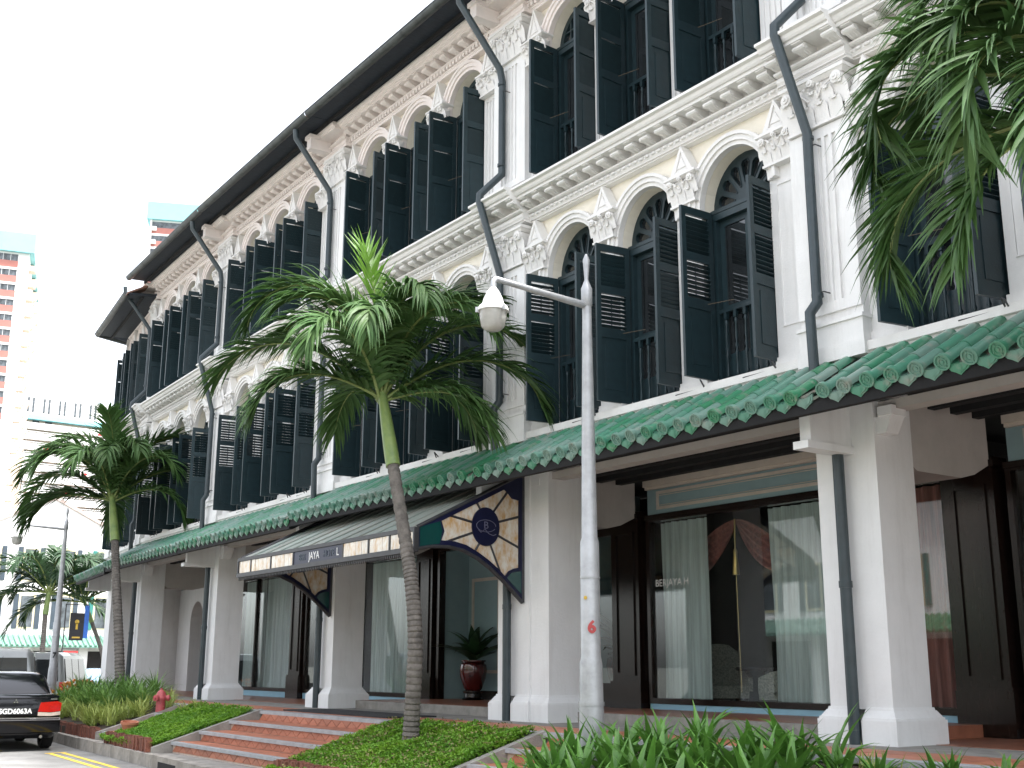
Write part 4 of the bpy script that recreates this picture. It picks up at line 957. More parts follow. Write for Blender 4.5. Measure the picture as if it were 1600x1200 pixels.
# ------------------------------------------------------------------ lamp posts
def lamp_post(loc, az, label, num, numcol):
    t = thing('lamp_post', label, 'lamp post', loc, 0, 'silver lamp posts along the kerb')
    h = 5.45
    prof = [(.128, -.3), (.128, .62), (.125, .66), (.118, 1.06), (.112, 1.09), (.104, 1.13), (.100, 2.3), (.085, 2.34), (.072, 3.4), (.060, 4.2), (.052, 4.75), (.052, 4.90)]
    p = inst('pole', MB().lathe(prof, 20).lathe([(.133, .64), (.133, .68)], 20).lathe([(.108, 1.92), (.108, 1.94)], 20).mesh('pole', 'lamp_metal', 40), t)
    inst('finial', MB().lathe([(.045, 4.88), (.062, 4.90), (.062, 5.10), (.052, 5.12), (.022, 5.2), (.034, 5.36), (.040, 5.43), (.012, 5.50)], 14).mesh('finial', 'lamp_metal', 40), t)
    d = Vector((math.cos(az), math.sin(az), 0)); q = lambda s, z: (d.x * s, d.y * s, z)
    inst('arm', MB().tube([q(0, 4.90), q(.9, 4.95), q(1.22, 4.97), q(1.25, 4.93), q(1.25, 4.83)], [.042, .032, .030, .028, .028], 10).mesh('arm', 'lamp_metal', 60), t)
    c = q(1.25, 0)
    hd = inst('lamp_head', MB().lathe([(.03, 4.87), (.06, 4.83), (.10, 4.75), (.115, 4.69), (.15, 4.66), (.165, 4.63), (.165, 4.61)], 18, c).mesh('lamp_head', 'lamp_white', 40), t)
    inst('globe', MB().lathe([(.145, 4.612), (.14, 4.53), (.12, 4.44), (.08, 4.405), (.01, 4.395)], 18, c).mesh('globe', 'globe', 60), hd)
    for a in (0, 2.1, 4.2): inst('clip', MB().box(-.012, .012, .150, .185, 4.59, 4.645).xf(Matrix.Translation(Vector(c)) @ Matrix.Rotation(a + .6, 4, 'Z')).mesh('clip', 'lamp_metal'), hd)
    inst('access_door', MB().lathe([(.1295, -.1), (.1315, -.1), (.1315, .55), (.1295, .55)], 8, a0=R(-95), a1=R(-25)).mesh('access_door', 'lamp_metal', 40), p)
    # number printed on the shaft, facing the camera
    va = math.atan2(-10 - loc[1], -loc[0]) + (.12 if numcol == 'red' else .0); r = .112 if numcol == 'red' else .108
    inst('number', text_mesh(num, .17 if numcol == 'red' else .20, numcol, .002, 1, .008), p, (math.cos(va) * r, math.sin(va) * r, 1.42), (R(90), 0, va + PI / 2))
    if numcol == 'red':
        v2 = va - .55
        inst('sticker', MB().box(-.02, .02, -.001, .001, -.03, .03).mesh('sticker', 'white_print'), p, (math.cos(v2) * .110, math.sin(v2) * .110, .86), (0, 0, v2 + PI / 2))
        inst('sticker', MB().lathe([(.02, -.001), (.02, .001)], 10, axis='y').mesh('sticker', 'gold'), p, (math.cos(va - .6) * .107, math.sin(va - .6) * .107, 1.72), (0, 0, va - .6 + PI / 2))
    return t
lamp_post((-9.62, -2.2, -.28), R(-90), 'tall silver lamp post numbered 6 in red, standing among lilies', '6', 'red')
lamp_post((-34.4, -1.15, -.42), R(-98), 'silver lamp post numbered 7, behind the black car at the left', '7', 'timber')

# ------------------------------------------------------------------ palms
def frond(az, el, Lf, droop, m, seed, npair=62, ll=.56, lw=.042, hang=.6, vup=.35, mb2=None):
    """one feather leaf: arching stalk with leaflets on both sides that bend down at their tips"""
    rnd = random.Random(seed); ns = 26; P = []; T = []
    p = Vector((0, 0, 0)); h = Vector((math.cos(az), math.sin(az), 0)); side_ = Vector((-math.sin(az), math.cos(az), 0)); Z = Vector((0, 0, 1)); bend_ = rnd.uniform(-.25, .25)
    for i in range(ns + 1):
        s = i / ns; th = el - droop * s ** 1.8; hh = (h + side_ * bend_ * s).normalized(); t = hh * math.cos(th) + Z * math.sin(th)
        P.append(p.copy()); T.append(t); p = p + t * (Lf / ns)
    mb = MB()
    for i in range(npair):
        s = .10 + .90 * (i / (npair - 1)) ** .95; f = s * ns; k = min(ns - 1, int(f)); u = f - k
        o = P[k].lerp(P[k + 1], u); t = T[k].lerp(T[k + 1], u).normalized(); sd_ = t.cross(Z); sd_ = sd_.normalized() if sd_.length > .01 else side_; nrm = sd_.cross(t)
        env = (.55 + .45 * math.sin(PI * min(1, (s - .1) / .75) * .9)) if s < .8 else (.98 - 2.0 * (s - .8))
        for sg in (-1, 1):
            l = ll * env * rnd.uniform(.85, 1.12); a = .55 + .65 * s + rnd.uniform(-.12, .12)
            d = (sd_ * sg * math.cos(a) + t * math.sin(a) + nrm * (vup + rnd.uniform(-.3, .25))).normalized()
            w = d.cross(nrm).normalized(); w = (w + nrm * rnd.uniform(-.5, .5)).normalized()
            q = o.copy(); segs = 5; vs = []
            for j in range(segs + 1):
                v = j / segs; ww = lw * (.45 + .55 * math.sin(PI * min(1, v * 1.3 + .12))) * (1 - .9 * max(0, v - .55) / .45) * .5
                vs += [q - w * ww, q + nrm * ww * .35, q + w * ww]
                d = (d - Z * hang * (.10 + .42 * v) * rnd.uniform(.7, 1.3)).normalized(); w = (w - d * w.dot(d)).normalized()
                q = q + d * (l / segs)
            fs = []
            for j in range(segs):
                b = j * 3; fs += [(b, b + 1, b + 4, b + 3), (b + 1, b + 2, b + 5, b + 4)]
            mb.add(vs, fs)
    st = MB().tube(P, [max(.004, .024 * (1 - i / ns) ** .8) * (Lf / 2.0) for i in range(ns + 1)], 6)
    return mb, st
def palm(label, loc, trunk_pts, crown, r0, r1, fronds, m='leaf', shaft=1.0, group='palms along the kerb', rings=.055, spear=False, ll=.80, lw=.060, npair=76):
    t = thing('palm_tree', label, 'palm tree', loc)
    t['group'] = group
    pts = [Vector(p) for p in trunk_pts]; P = []; rr = []
    def cat(i, u):
        p0, p1, p2, p3 = pts[max(0, i - 1)], pts[i], pts[i + 1], pts[min(len(pts) - 1, i + 2)]
        return .5 * ((2 * p1) + (p2 - p0) * u + (2 * p0 - 5 * p1 + 4 * p2 - p3) * u * u + (3 * p1 - p0 - 3 * p2 + p3) * u ** 3)
    n = max(20, int((pts[-1] - pts[0]).length / (rings / 3)))
    for k in range(n + 1):
        f = k / n * (len(pts) - 1); i = min(len(pts) - 2, int(f)); P.append(cat(i, f - i)); s = k / n
        base = r0 + (r1 - r0) * s + r0 * .28 * math.exp(-s * 18); rr.append(base * (.90, 1.03, 1.015, .995)[k % 4] * random.uniform(.99, 1.01))
    inst('trunk', MB().tube(P, rr, 14).mesh('trunk', 'trunk', 40), t)
    top = P[-1]; C = Vector(crown)
    sp = []; sr = []
    for k in range(11):
        s = k / 10; sp.append(top.lerp(C, s)); sr.append(r1 * (1.22 + .10 * math.sin(PI * s * .6) - .62 * s ** 1.5))
    inst('crownshaft', MB().tube(sp, sr, 14).mesh('crownshaft', 'shaft', 60), t)
    for i, (az, el, Lf, dr, hg) in enumerate(fronds):
        f, st = frond(az, el, Lf, dr, m, hash((label, i)) & 0xffff if False else i * 17 + len(label), npair=npair, ll=ll, lw=lw, hang=hg)
        fo = inst('frond', f.raw('frond', m, True), t, C - Vector((0, 0, .10 + .05 * (i % 3))))
        inst('stalk', st.mesh('stalk', 'rachis', 60), fo)
    if spear:
        f, st = frond(A(40), R(84), 2.35, .35, 'leaf_new', 91, npair=44, ll=.75, lw=.045, hang=.05, vup=.1)
        fo = inst('frond', f.raw('frond', 'leaf_new', True), t, C, label='bright yellow green young frond standing upright'); inst('stalk', st.mesh('stalk', 'rachis', 60), fo)
    return t
SL = math.atan2(-.8163, -.5776)                # direction that runs to the left in the picture
def A(d): return SL - R(d)                     # 0 = picture left, 90 = away, 180 = picture right, -90 = towards the camera
f1 = [(A(-2), R(82), 3.4, R(172), .7), (A(9), R(46), 3.0, R(108), .8), (A(34), R(74), 2.8, R(125), .7), (A(80), R(72), 2.7, R(115), .7), (A(118), R(80), 2.7, R(110), .7),
      (A(148), R(80), 3.3, R(134), .7), (A(166), R(60), 3.0, R(134), .7), (A(182), R(38), 2.75, R(118), .7), (A(212), R(76), 2.7, R(150), 1.1), (A(240), R(82), 2.5, R(145), 1.3), (A(272), R(74), 2.3, R(155), 1.3), (A(305), R(64), 2.4, R(150), 1.0),
      (A(338), R(24), 2.1, R(105), .8), (A(200), R(12), 1.9, R(85), .8), (A(62), R(34), 2.2, R(105), .7), (A(130), R(28), 2.2, R(105), .7), (A(345), R(84), 2.6, R(145), .9)]
palm('tall palm with a leaning ringed trunk in front of the porch', (-13.32, -2.15, -.28), [(0, 0, -.1), (.04, 0, .45), (.08, 0, 1.3), (-.03, 0, 2.0), (-.22, 0, 2.6), (-.62, 0, 3.70)], (-1.0, .0, 4.82), .108, .083, f1, spear=True)
f2 = [(A(-4), R(58), 3.1, R(140), .7), (A(14), R(40), 3.1, R(125), .7), (A(-30), R(72), 2.7, R(135), .8), (A(45), R(66), 2.6, R(110), .6), (A(85), R(72), 2.5, R(110), .6), (A(125), R(68), 2.6, R(105), .6), (A(158), R(58), 2.9, R(108), .6), (A(178), R(42), 3.0, R(110), .6),
      (A(205), R(64), 2.6, R(135), .8), (A(230), R(76), 2.5, R(135), .9), (A(258), R(72), 2.5, R(140), .9), (A(290), R(68), 2.5, R(140), .9), (A(325), R(62), 2.6, R(140), .8), (A(345), R(14), 2.2, R(95), .7), (A(185), R(72), 2.8, R(95), .6), (A(70), R(16), 2.1, R(95), .6), (A(5), R(22), 2.6, R(110), .7), (A(200), R(24), 2.5, R(110), .7), (A(270), R(88), 2.4, R(70), .6), (A(0), R(82), 2.7, R(120), .7)]
palm('shorter palm among strap leaved plants behind the black car', (-28.0, -1.3, -.2), [(.15, 0, -.1), (0, 0, .8), (-.45, 0, 2.0), (-.9, 0, 3.1), (-1.2, 0, 3.9)], (-1.75, 0, 5.1), .12, .092, f2, npair=72, ll=.85, lw=.065)
f3 = [(A(-8), R(38), 2.5, R(150), .5), (A(-38), R(20), 2.5, R(125), .5), (A(-30), R(44), 2.3, R(142), .6), (A(22), R(2), 2.3, R(105), .5), (A(-58), R(46), 2.4, R(150), .8), (A(32), R(44), 2.4, R(150), .5), (A(-6), R(66), 2.3, R(165), .6), (A(-15), R(-14), 2.2, R(74), .5), (A(-45), R(58), 2.4, R(160), .7), (A(-50), R(5), 2.5, R(100), .6),
      (A(60), R(60), 2.3, R(130), .6), (A(100), R(55), 2.4, R(110), .6), (A(140), R(50), 2.4, R(110), .6), (A(180), R(45), 2.4, R(110), .6), (A(220), R(55), 2.4, R(110), .6), (A(255), R(60), 2.4, R(110), .6), (A(10), R(80), 2.2, R(130), .6), (A(42), R(20), 2.4, R(125), .5), (A(-70), R(20), 2.4, R(120), .6), (A(-28), R(72), 2.3, R(170), .7)]
palm('near palm whose drooping fronds enter at the right edge', (-3.3, -2.1, -.3), [(.1, 0, -.2), (.05, 0, 1.2), (-.1, 0, 2.8), (-.25, 0, 3.9)], (-.35, 0, 5.0), .11, .085, f3, npair=74, ll=.66, lw=.052)
f4 = [(A(a), R(e), 4.0, R(d), .7) for a, e, d in ((0, 40, 120), (20, 20, 110), (-25, 60, 125), (45, 62, 105), (80, 72, 100), (120, 60, 100), (160, 44, 105), (185, 28, 110), (210, 60, 125), (240, 60, 130), (280, 60, 130), (320, 50, 125), (340, 5, 90), (200, 0, 80))]
palm('dark palm behind lamp post 7 near the white gabled house', (-57.4, 4.2, -.9), [(0, 0, 0), (.1, 0, 1.8), (0, 0, 3.9)], (-.1, .1, 5.0), .14, .11, f4, 'leaf_far', npair=52, ll=1.0, lw=.09)
palm('dark palm with a bent thin trunk beside the end column', (-57.6, 6.2, -.9), [(.5, .9, 0), (.4, .8, 1.8), (.0, .2, 3.6)], (-.3, -.2, 4.7), .12, .09, f4[::-1], 'leaf_far', npair=52, ll=1.0, lw=.09)

# ------------------------------------------------------------------ planting
def strap(L, w, lean, curl, segs=6):
    """one pointed strap leaf: rises, leans out and bends over; local +x is outward"""
    mb = MB(); vs = []; p = Vector((0, 0, 0)); th = R(90) - lean
    for j in range(segs + 1):
        s = j / segs; ww = w * (.45 + .55 * math.sin(PI * min(1, s * 1.15 + .1))) * (1 - max(0, s - .55) ** 1.5 / .45 ** 1.5) * .5
        t = Vector((math.cos(th), 0, math.sin(th))); nn = Vector((-math.sin(th), 0, math.cos(th)))
        vs += [p + Vector((0, -ww, 0)) + nn * ww * .35, p, p + Vector((0, ww, 0)) + nn * ww * .35]
        p = p + t * (L / segs); th -= curl / segs * (.4 + 1.2 * s)
    fs = []
    for j in range(segs):
        b = j * 3; fs += [(b, b + 1, b + 4, b + 3), (b + 1, b + 2, b + 5, b + 4)]
    return mb.add(vs, fs)
LV = [strap(L_, w_, R(a), R(c)).raw('leaf', 'lily', True) for L_, w_, a, c in ((.62, .078, 14, 45), (.66, .082, 26, 75), (.60, .078, 36, 85), (.58, .080, 48, 75), (.62, .074, 20, 100), (.52, .072, 58, 60))]
spots = []
x = -10.25
rl = random.Random(5)
while x < -4.6:
    for y in (-2.15, -2.55, -2.95, -3.35):
        if x < -9.75 or (x < -9.3 and y > -2.4): continue
        spots.append((x + rl.uniform(-.12, .12), y + rl.uniform(-.12, .12)))
    x += .30
names = 0
for (x, y) in spots:
    small = x > -6.6
    lab = ('broad leaved lily plant growing round the foot of lamp post 6' if x < -9.0 else 'broad leaved lily plant below the swag draped shop window' if x < -7.6 else 'broad leaved lily plant in front of the big right column' if x < -6.6 else 'small lily plant right of the big right column')
    t = thing('lily_plant', lab, 'plant', (x, y, zslope(y) + .06), rl.uniform(0, 6.28), lab.replace('plant', 'plants'), (1, 1, 1) if not small else (.62, .62, .62))
    n = 13
    for i in range(n):
        s = rl.uniform(.8, 1.15); k = rl.choice((0, 0, 1, 1, 2, 3, 4, 5))
        inst('leaf', LV[k], t, (0, 0, 0), (0, rl.uniform(-.12, .12), i * 2.4 + rl.uniform(-.3, .3)), (s, s, s))
def clump_field(name, label, cat, pts, hfun, lw, mats, nleaf, seed, Ls=(.35, .6), group=None):
    r = random.Random(seed); mb = MB()
    for (x, y, z) in pts:
        for i in range(nleaf):
            b = strap(r.uniform(*Ls), lw * r.uniform(.7, 1.2), R(r.uniform(8, 55)), R(r.uniform(50, 110)), 5)
            a = r.uniform(0, 6.28); b.xf(Matrix.Translation((x + r.uniform(-.05, .05), y + r.uniform(-.05, .05), z)) @ Matrix.Rotation(a, 4, 'Z')); mb.add(b.v, b.f)
    o = inst(name, mb.raw(name, mats, True)); tag(o, label, cat, group, 'stuff'); return o
r = random.Random(3)
def rpts(n, x0, x1, y0, y1, dz=0): return [(lambda x, y: (x, y, zslope(y) + dz))(r.uniform(x0, x1), r.uniform(y0, y1)) for _ in range(n)]
clump_field('strap_leaf_plants', 'dark green strap leaved plants around the palm behind the car', 'plants', rpts(60, -30.5, -24.6, -2.3, -1.3), None, .035, 'lily_far', 22, 1, (.45, .85))
clump_field('variegated_plants', 'yellow green variegated grassy plants along the brick edge by the car', 'plants', rpts(75, -29.6, -23.3, -2.85, -2.1), None, .022, 'lily_yellow', 22, 2, (.30, .55))
clump_field('variegated_plants', 'yellow green variegated grass tufts round the fire hydrant', 'plants', rpts(9, -24.9, -23.2, -2.2, -1.3) + [(-22.0, -1.9, -.15), (-21.7, -1.75, -.12)], None, .022, 'lily_yellow', 20, 4, (.30, .5))
clump_field('variegated_plants', 'thin yellow green grass tufts in front of the big right column and steps', 'plants', rpts(12, -6.6, -4.6, -2.3, -1.7) + rpts(7, -10.6, -9.7, -3.0, -2.2), None, .014, 'lily_yellow', 16, 6, (.20, .38))
clump_field('flower_bed', 'far bed of leafy plants under lamp post 7', 'plants', [(lambda x: (x, -2.35 + (-31 - x) * .36 + r.uniform(.2, 1.1), -.5))(r.uniform(-36.5, -30.8)) for _ in range(60)], None, .05, 'lily_far', 18, 7, (.4, .8))
fl = MB()
for _ in range(90):
    x = r.uniform(-36.5, -30.8); y = -2.35 + (-31 - x) * .36 + r.uniform(.2, 1.1); z = r.uniform(-.05, .32); s = .05
    fl.lathe([(.0, -s), (s, -s * .2), (s * .9, s * .4), (0, s)], 6, (x, y, z), cap=False)
o = inst('orange_flowers', fl.mesh('orange_flowers', 'orange', 60)); tag(o, 'orange flowers in the far bed under lamp post 7', 'flowers', None, 'stuff')
def cover(x0, x1, y0, y1, label, n, seed, mname='cover', h=.10, edge=.0, left=0.):
    r = random.Random(seed); mb = MB()
    from mathutils import noise
    for _ in range(n):
        y = r.uniform(y0, y1); x = r.uniform(x0 - left * (1 if True else 0), x1)
        if x < x0 and r.random() > .75: continue
        b = noise.noise(Vector((x * 2.2, y * 2.2, seed))) * .05 + noise.noise(Vector((x * 7, y * 7, seed))) * .03
        z = max(zslope(y), -.6) + (h + b) * r.random() ** .5 + .0 - (.10 if x < x0 else 0) * 1.0
        for q in range(2):
            a = r.uniform(0, 6.28); e = r.uniform(-.2, 1.1); l = r.uniform(.018, .040); w = l * .42
            d = Vector((math.cos(a) * math.cos(e), math.sin(a) * math.cos(e), math.sin(e))); s = Vector((-math.sin(a), math.cos(a), 0)) * w
            p = Vector((x, y, z)); mb.add([p, p + d * l * .5 + s, p + d * l, p + d * l * .5 - s], [(0, 1, 2, 3)])
    o = inst('ground_cover', mb.raw('ground_cover', mname)); tag(o, label, 'ground cover', None, 'stuff'); return o
cover(-22.3, -19.5, -3.35, -1.6, 'low bright green ground cover on the hydrant planter', 26000, 1)
cover(-14.7, -11.42, -3.5, -1.57, 'low bright green ground cover round the tall palm, spilling onto the steps', 42000, 2, left=.35)
cover(-14.7, -11.42, -3.5, -1.57, 'thin dry stalks among the ground cover round the tall palm', 2500, 3, 'cover_dry', .13)
# ------------------------------------------------------------------ hydrant
t = thing('fire_hydrant', 'faded red fire hydrant standing in the ground cover planter', 'fire hydrant', (-23.2, -1.95, -.28), scale=(.8, .8, .8))
inst('barrel', MB().lathe([(.13, 0), (.135, .05), (.115, .07), (.108, .40), (.108, .46)], 16).mesh('barrel', 'hydrant', 40), t)
inst('bonnet', MB().lathe([(.135, .46), (.14, .49), (.14, .53), (.12, .56), (.10, .64), (.05, .69), (.03, .70), (.03, .74), (.01, .745)], 16).mesh('bonnet', 'hydrant', 40), t)
for a in (0, 120, 240): inst('outlet', MB().lathe([(.065, .10), (.065, .155), (.078, .16), (.078, .20), (.03, .205), (.025, .23)], 10, (0, 0, .51), 'x').xf(Matrix.Rotation(R(a - 60), 4, 'Z')).mesh('outlet', 'hydrant', 40), t)
o = inst('flower_pot', MB().lathe([(.10, 0), (.14, .16), (.16, .17), (.16, .21), (.135, .21), (.12, .15)], 14).mesh('flower_pot', 'terracotta', 40), None, (-21.9, -2.95, -.45), (0, R(8), 0)); tag(o, 'terracotta flower pot sunk in the hydrant planter', 'flower pot')
# ------------------------------------------------------------------ glazed pots with plants in the entrance
def potted(loc, label, s=1.0):
    t = thing('potted_plant', label, 'potted plant', loc, random.uniform(0, 6), 'red potted plants at the entrance', (s, s, s))
    inst('stand', MB().lathe([(.24, .0), (.26, .02), (.20, .06), (.19, .14), (.24, .17), (.24, .20)], 14).mesh('stand', 'dark_wood', 40), t)
    inst('pot', MB().lathe([(.16, .20), (.20, .24), (.29, .48), (.32, .66), (.30, .78), (.25, .82), (.29, .85), (.29, .88), (.24, .88), (.22, .8)], 20).mesh('pot', 'pot', 40), t)
    for i in range(26):
        L_ = random.uniform(.8, 1.35); b = strap(L_, .22, R(random.uniform(15, 72)), R(random.uniform(50, 100)), 7)
        inst('leaf', b.raw('leaf', 'pot_leaf', True), t, (0, 0, .84), (0, 0, i * 2.4 + random.uniform(-.3, .3)))
potted((-18.85, 2.45, .14), 'leafy plant in a glossy red pot in the entrance recess', .82)
potted((-15.1, 2.95, .14), 'red potted plant half hidden behind lamp post 6', .95)

# ------------------------------------------------------------------ vehicles
def loft(secs, name, m, smooth=35):
    """secs: list of (x, [(y, z) half profile from bottom to top]) joined into a closed symmetric skin"""
    mb = MB(); n = len(secs[0][1]); vs = []; fs = []
    for x, h in secs:
        vs += [(x, -y, z) for y, z in h] + [(x, y, z) for y, z in reversed(h)]
    m2 = 2 * n
    for i in range(len(secs) - 1):
        for j in range(m2): fs.append((i * m2 + j, i * m2 + (j + 1) % m2, (i + 1) * m2 + (j + 1) % m2, (i + 1) * m2 + j))
    fs += [tuple(range(m2)), tuple(range((len(secs) - 1) * m2, len(secs) * m2))]
    return mb.add(vs, fs)
def wheel(t, x, y, r, w=.20):
    q = inst('wheel', MB().lathe([(r * .62, -w / 2), (r * .93, -w / 2), (r, -w * .32), (r, w * .32), (r * .93, w / 2), (r * .62, w / 2)], 24, axis='y', cap=False).mesh('wheel', 'tyre', 40), t, (x, y, r))
    s = 1 if y > 0 else -1
    inst('rim', MB().lathe([(.05, s * w * .30), (r * .28, s * w * .34), (r * .5, s * w * .2), (r * .62, s * w * .42)], 20, axis='y').mesh('rim', 'car_silver', 40), q)
HW_ = .86
def sedan(loc, rz, label, paint, plate=None):
    t = thing('parked_car', label, 'car', loc, rz, 'cars parked along the kerb')
    def sec(x, w, zb, zm, zt, wt): return (x, [(w * .86, zb), (w * .97, zb + .10), (w, zm - .12), (w * .985, zm), (w * .95, zt - .03), (wt, zt)])
    secs = [sec(0.0, .74, .36, .62, .80, .60), sec(.04, .80, .30, .66, .97, .66), sec(.14, .84, .24, .70, 1.02, .70), sec(.55, .86, .20, .72, 1.03, .74), sec(1.1, .87, .18, .72, 1.0, .78), sec(2.2, .87, .18, .72, .96, .80), sec(3.2, .86, .18, .70, .93, .78), sec(4.0, .82, .20, .66, .82, .70), sec(4.35, .74, .28, .58, .70, .58), sec(4.45, .60, .36, .5, .6, .45)]
    # x = 0 is the tail, car faces +x
    inst('body', loft(secs, 'body', paint).mesh('body', paint, 30), t)
    g = [(.50, [(.72, .98), (.71, 1.0), (.70, 1.01), (.69, 1.02), (.68, 1.025), (.66, 1.03)]), (1.02, [(.79, .96), (.70, 1.30), (.66, 1.35), (.62, 1.37), (.5, 1.385), (.3, 1.39)]), (1.6, [(.80, .95), (.70, 1.36), (.66, 1.40), (.62, 1.42), (.5, 1.435), (.3, 1.44)]), (2.3, [(.80, .93), (.70, 1.34), (.66, 1.39), (.62, 1.41), (.5, 1.42), (.3, 1.43)]), (3.15, [(.77, .9), (.74, .92), (.72, .93), (.7, .935), (.66, .94), (.5, .945)])]
    inst('cabin', loft(g, 'cabin', paint).mesh('cabin', paint, 30), t)
    # glass: rear window, side windows, windscreen set proud of the cabin
    def pan(name, pts, m='car_glass', th=.012):
        P = [Vector(p) for p in pts]; nn = (P[1] - P[0]).cross(P[2] - P[0]).normalized(); c = sum(P, Vector()) / len(P)
        if nn.dot(c - Vector((2.0, 0, .9))) < 0: nn = -nn
        n = len(P); mb = MB().add([p + nn * th for p in P] + [p - nn * .03 for p in P], [tuple(range(n))] + [(i, (i + 1) % n, n + (i + 1) % n, n + i) for i in range(n)])
        return inst(name, mb.mesh(name, m), t)
    pan('rear_window', [(.55, -.62, 1.045), (.55, .62, 1.045), (1.0, .57, 1.335), (.985, .4, 1.35), (.985, -.4, 1.35), (1.0, -.57, 1.335)])
    pan('windscreen', [(3.08, -.64, .975), (3.08, .64, .975), (2.38, .56, 1.38), (2.38, -.56, 1.38)])
    for s in (-1, 1):
        pan('side_window', [(.78, s * .775, 1.02), (1.62, s * .79, .99), (1.62, s * .70, 1.34), (1.12, s * .70, 1.30)])
        pan('side_window', [(1.70, s * .79, .99), (2.78, s * .775, .97), (2.34, s * .70, 1.33), (1.70, s * .70, 1.34)])
        l = inst('tail_lamp', MB().prism([(s * .40, .715), (s * .62, .70), (s * .80, .72), (s * .815, .86), (s * .74, .90), (s * .44, .875)], 'x', -.03, .16).mesh('tail_lamp', 'tail_red'), t, (.0, 0, 0))
        inst('reversing_lamp', MB().prism([(s * .40, .64), (s * .62, .63), (s * .80, .65), (s * .80, .71), (s * .62, .692), (s * .40, .705)], 'x', -.035, .14).mesh('reversing_lamp', 'tail_clear'), l)
        inst('mirror', MB().box(2.42, 2.52, s * .82, s * 1.0, .98, 1.12).mesh('mirror', paint), t)
        inst('exhaust' if s < 0 else 'tow_eye', MB().lathe([(.03, -.03), (.03, .1)], 10, (0.06, s * .5, .26), 'x').mesh('exhaust', 'chrome'), t)
        for x in (.92, 3.52): wheel(t, x, s * .76, .31)
        inst('wheel_arch', MB().lathe([(.365, -.02), (.365, .02)], 20, (.92, s * .855, .31), 'y', 0, PI).mesh('wheel_arch', 'tyre'), t)
    inst('bumper', MB().prism([(-.07, .34), (-.09, .42), (-.09, .56), (-.06, .61), (.12, .62), (.12, .30)], 'y', -.80, .80).mesh('bumper', paint, 30), t)
    inst('bumper_strip', MB().box(-.10, -.085, -.78, .78, .60, .612).mesh('bumper_strip', 'chrome'), t)
    inst('boot_line', MB().box(-.005, .012, -.56, .56, .955, .962).mesh('boot_line', 'tyre'), t)
    if plate:
        p = inst('number_plate', MB().box(-.052, -.03, -.27, .27, .665, .785).mesh('number_plate', 'plate'), t)
        inst('lettering', text_mesh(plate, .125, 'white_print', .002, 1, .004), p, (-.056, 0, .722), (R(90), 0, R(-90)))
        e = inst('emblem', None, t, (-.0, 0, .90))
        for a in (90, 210, 330): inst('diamond', MB().prism([(0, .004), (.016, .026), (0, .050), (-.016, .026)], 'x', -.012, 0).xf(Matrix.Rotation(R(a - 90), 4, 'X')).mesh('diamond', 'chrome'), e)
        inst('badge', MB().box(-.012, .02, -.73, -.62, .925, .95).mesh('badge', 'chrome'), t)
        inst('aerial', MB().tube([(1.0, .2, 1.38), (.62, .2, 1.72)], .004, 5).lathe([(.02, 0), (.012, .03)], 8, (1.0, .2, 1.37)).mesh('aerial', 'tyre'), t)
        inst('high_lamp', MB().box(.60, .66, -.12, .12, 1.05, 1.075).mesh('high_lamp', 'tail_red'), t)
    return t
KD = math.atan2(.055, -1)                      # along the kerb, away from the camera
sedan((-23.75, -4.50, -.82), KD, 'black saloon car with red tail lamps and plate SGD6063A', 'car_black', 'SGD6063A')
def van(loc, rz, label, paint, tall=1.85, mb_=0, grp='vans parked beyond the black car'):
    t = thing('parked_van', label, 'van', loc, rz, grp)
    h = tall
    def sec(x, w, zb, zt, s=1): return (x, [(w * .92, zb), (w, zb + .15), (w, .95), (w * .97, 1.05), (w * .86 * s, zt - .10), (w * .70 * s, zt)])
    secs = [sec(0, .80, .35, h - .10, .96), sec(.05, .86, .28, h - .03), sec(.4, .87, .24, h), sec(2.6, .87, .24, h), sec(3.0, .87, .24, h - .06, .98), sec(3.6, .86, .26, 1.12, 1.05), sec(4.3, .80, .30, .95, 1.05), sec(4.45, .70, .38, .80, 1)]
    inst('body', loft(secs, 'body', paint).mesh('body', paint, 30), t)
    inst('rear_window', MB().prism([(-.66, 1.08), (.66, 1.08), (.60, h - .22), (-.60, h - .22)], 'x', -.012, .04).mesh('rear_window', 'car_glass'), t)
    for s in (-1, 1):
        for a, b in ((.18, 1.05), (1.12, 2.0), (2.08, 2.9)):
            inst('side_window', MB().add([(a, s * .872, 1.08), (b, s * .872, 1.08), (b, s * .77, h - .20), (a, s * .77, h - .20), (a, s * .8, 1.08), (b, s * .8, 1.08), (b, s * .7, h - .2), (a, s * .7, h - .2)], [(0, 1, 2, 3), (4, 5, 6, 7), (0, 1, 5, 4), (1, 2, 6, 5), (2, 3, 7, 6), (3, 0, 4, 7)]).mesh('side_window', 'car_glass'), t)
        inst('tail_lamp', MB().box(-.02, .06, s * .70, s * .83, .75, 1.05).mesh('tail_lamp', 'tail_red'), t)
        for x in (.8, 3.45): wheel(t, x, s * .78, .33)
    inst('bumper', MB().box(-.07, .1, -.82, .82, .36, .58).mesh('bumper', 'tyre'), t)
    inst('windscreen', MB().add([(3.05, -.66, h - .14), (3.05, .66, h - .14), (3.58, .74, 1.14), (3.58, -.74, 1.14), (3.0, -.66, h - .2), (3.0, .66, h - .2), (3.5, .74, 1.1), (3.5, -.74, 1.1)], [(0, 1, 2, 3), (4, 5, 6, 7), (0, 1, 5, 4), (1, 2, 6, 5), (2, 3, 7, 6), (3, 0, 4, 7)]).mesh('windscreen', 'car_glass'), t)
    return t
van((-30.4, -3.42, -.82), KD - .2, 'pale silver van parked just ahead of the black car', 'car_silver', 1.95)
van((-38.6, -.55, -.82), KD - .42, 'dark windowed grey people carrier behind lamp post 7', 'car_white', 1.95)
sedan((-47.2, 3.6, -.82), KD - .46, 'pale blue saloon car far along the bend, past the lamp post', 'car_blue')

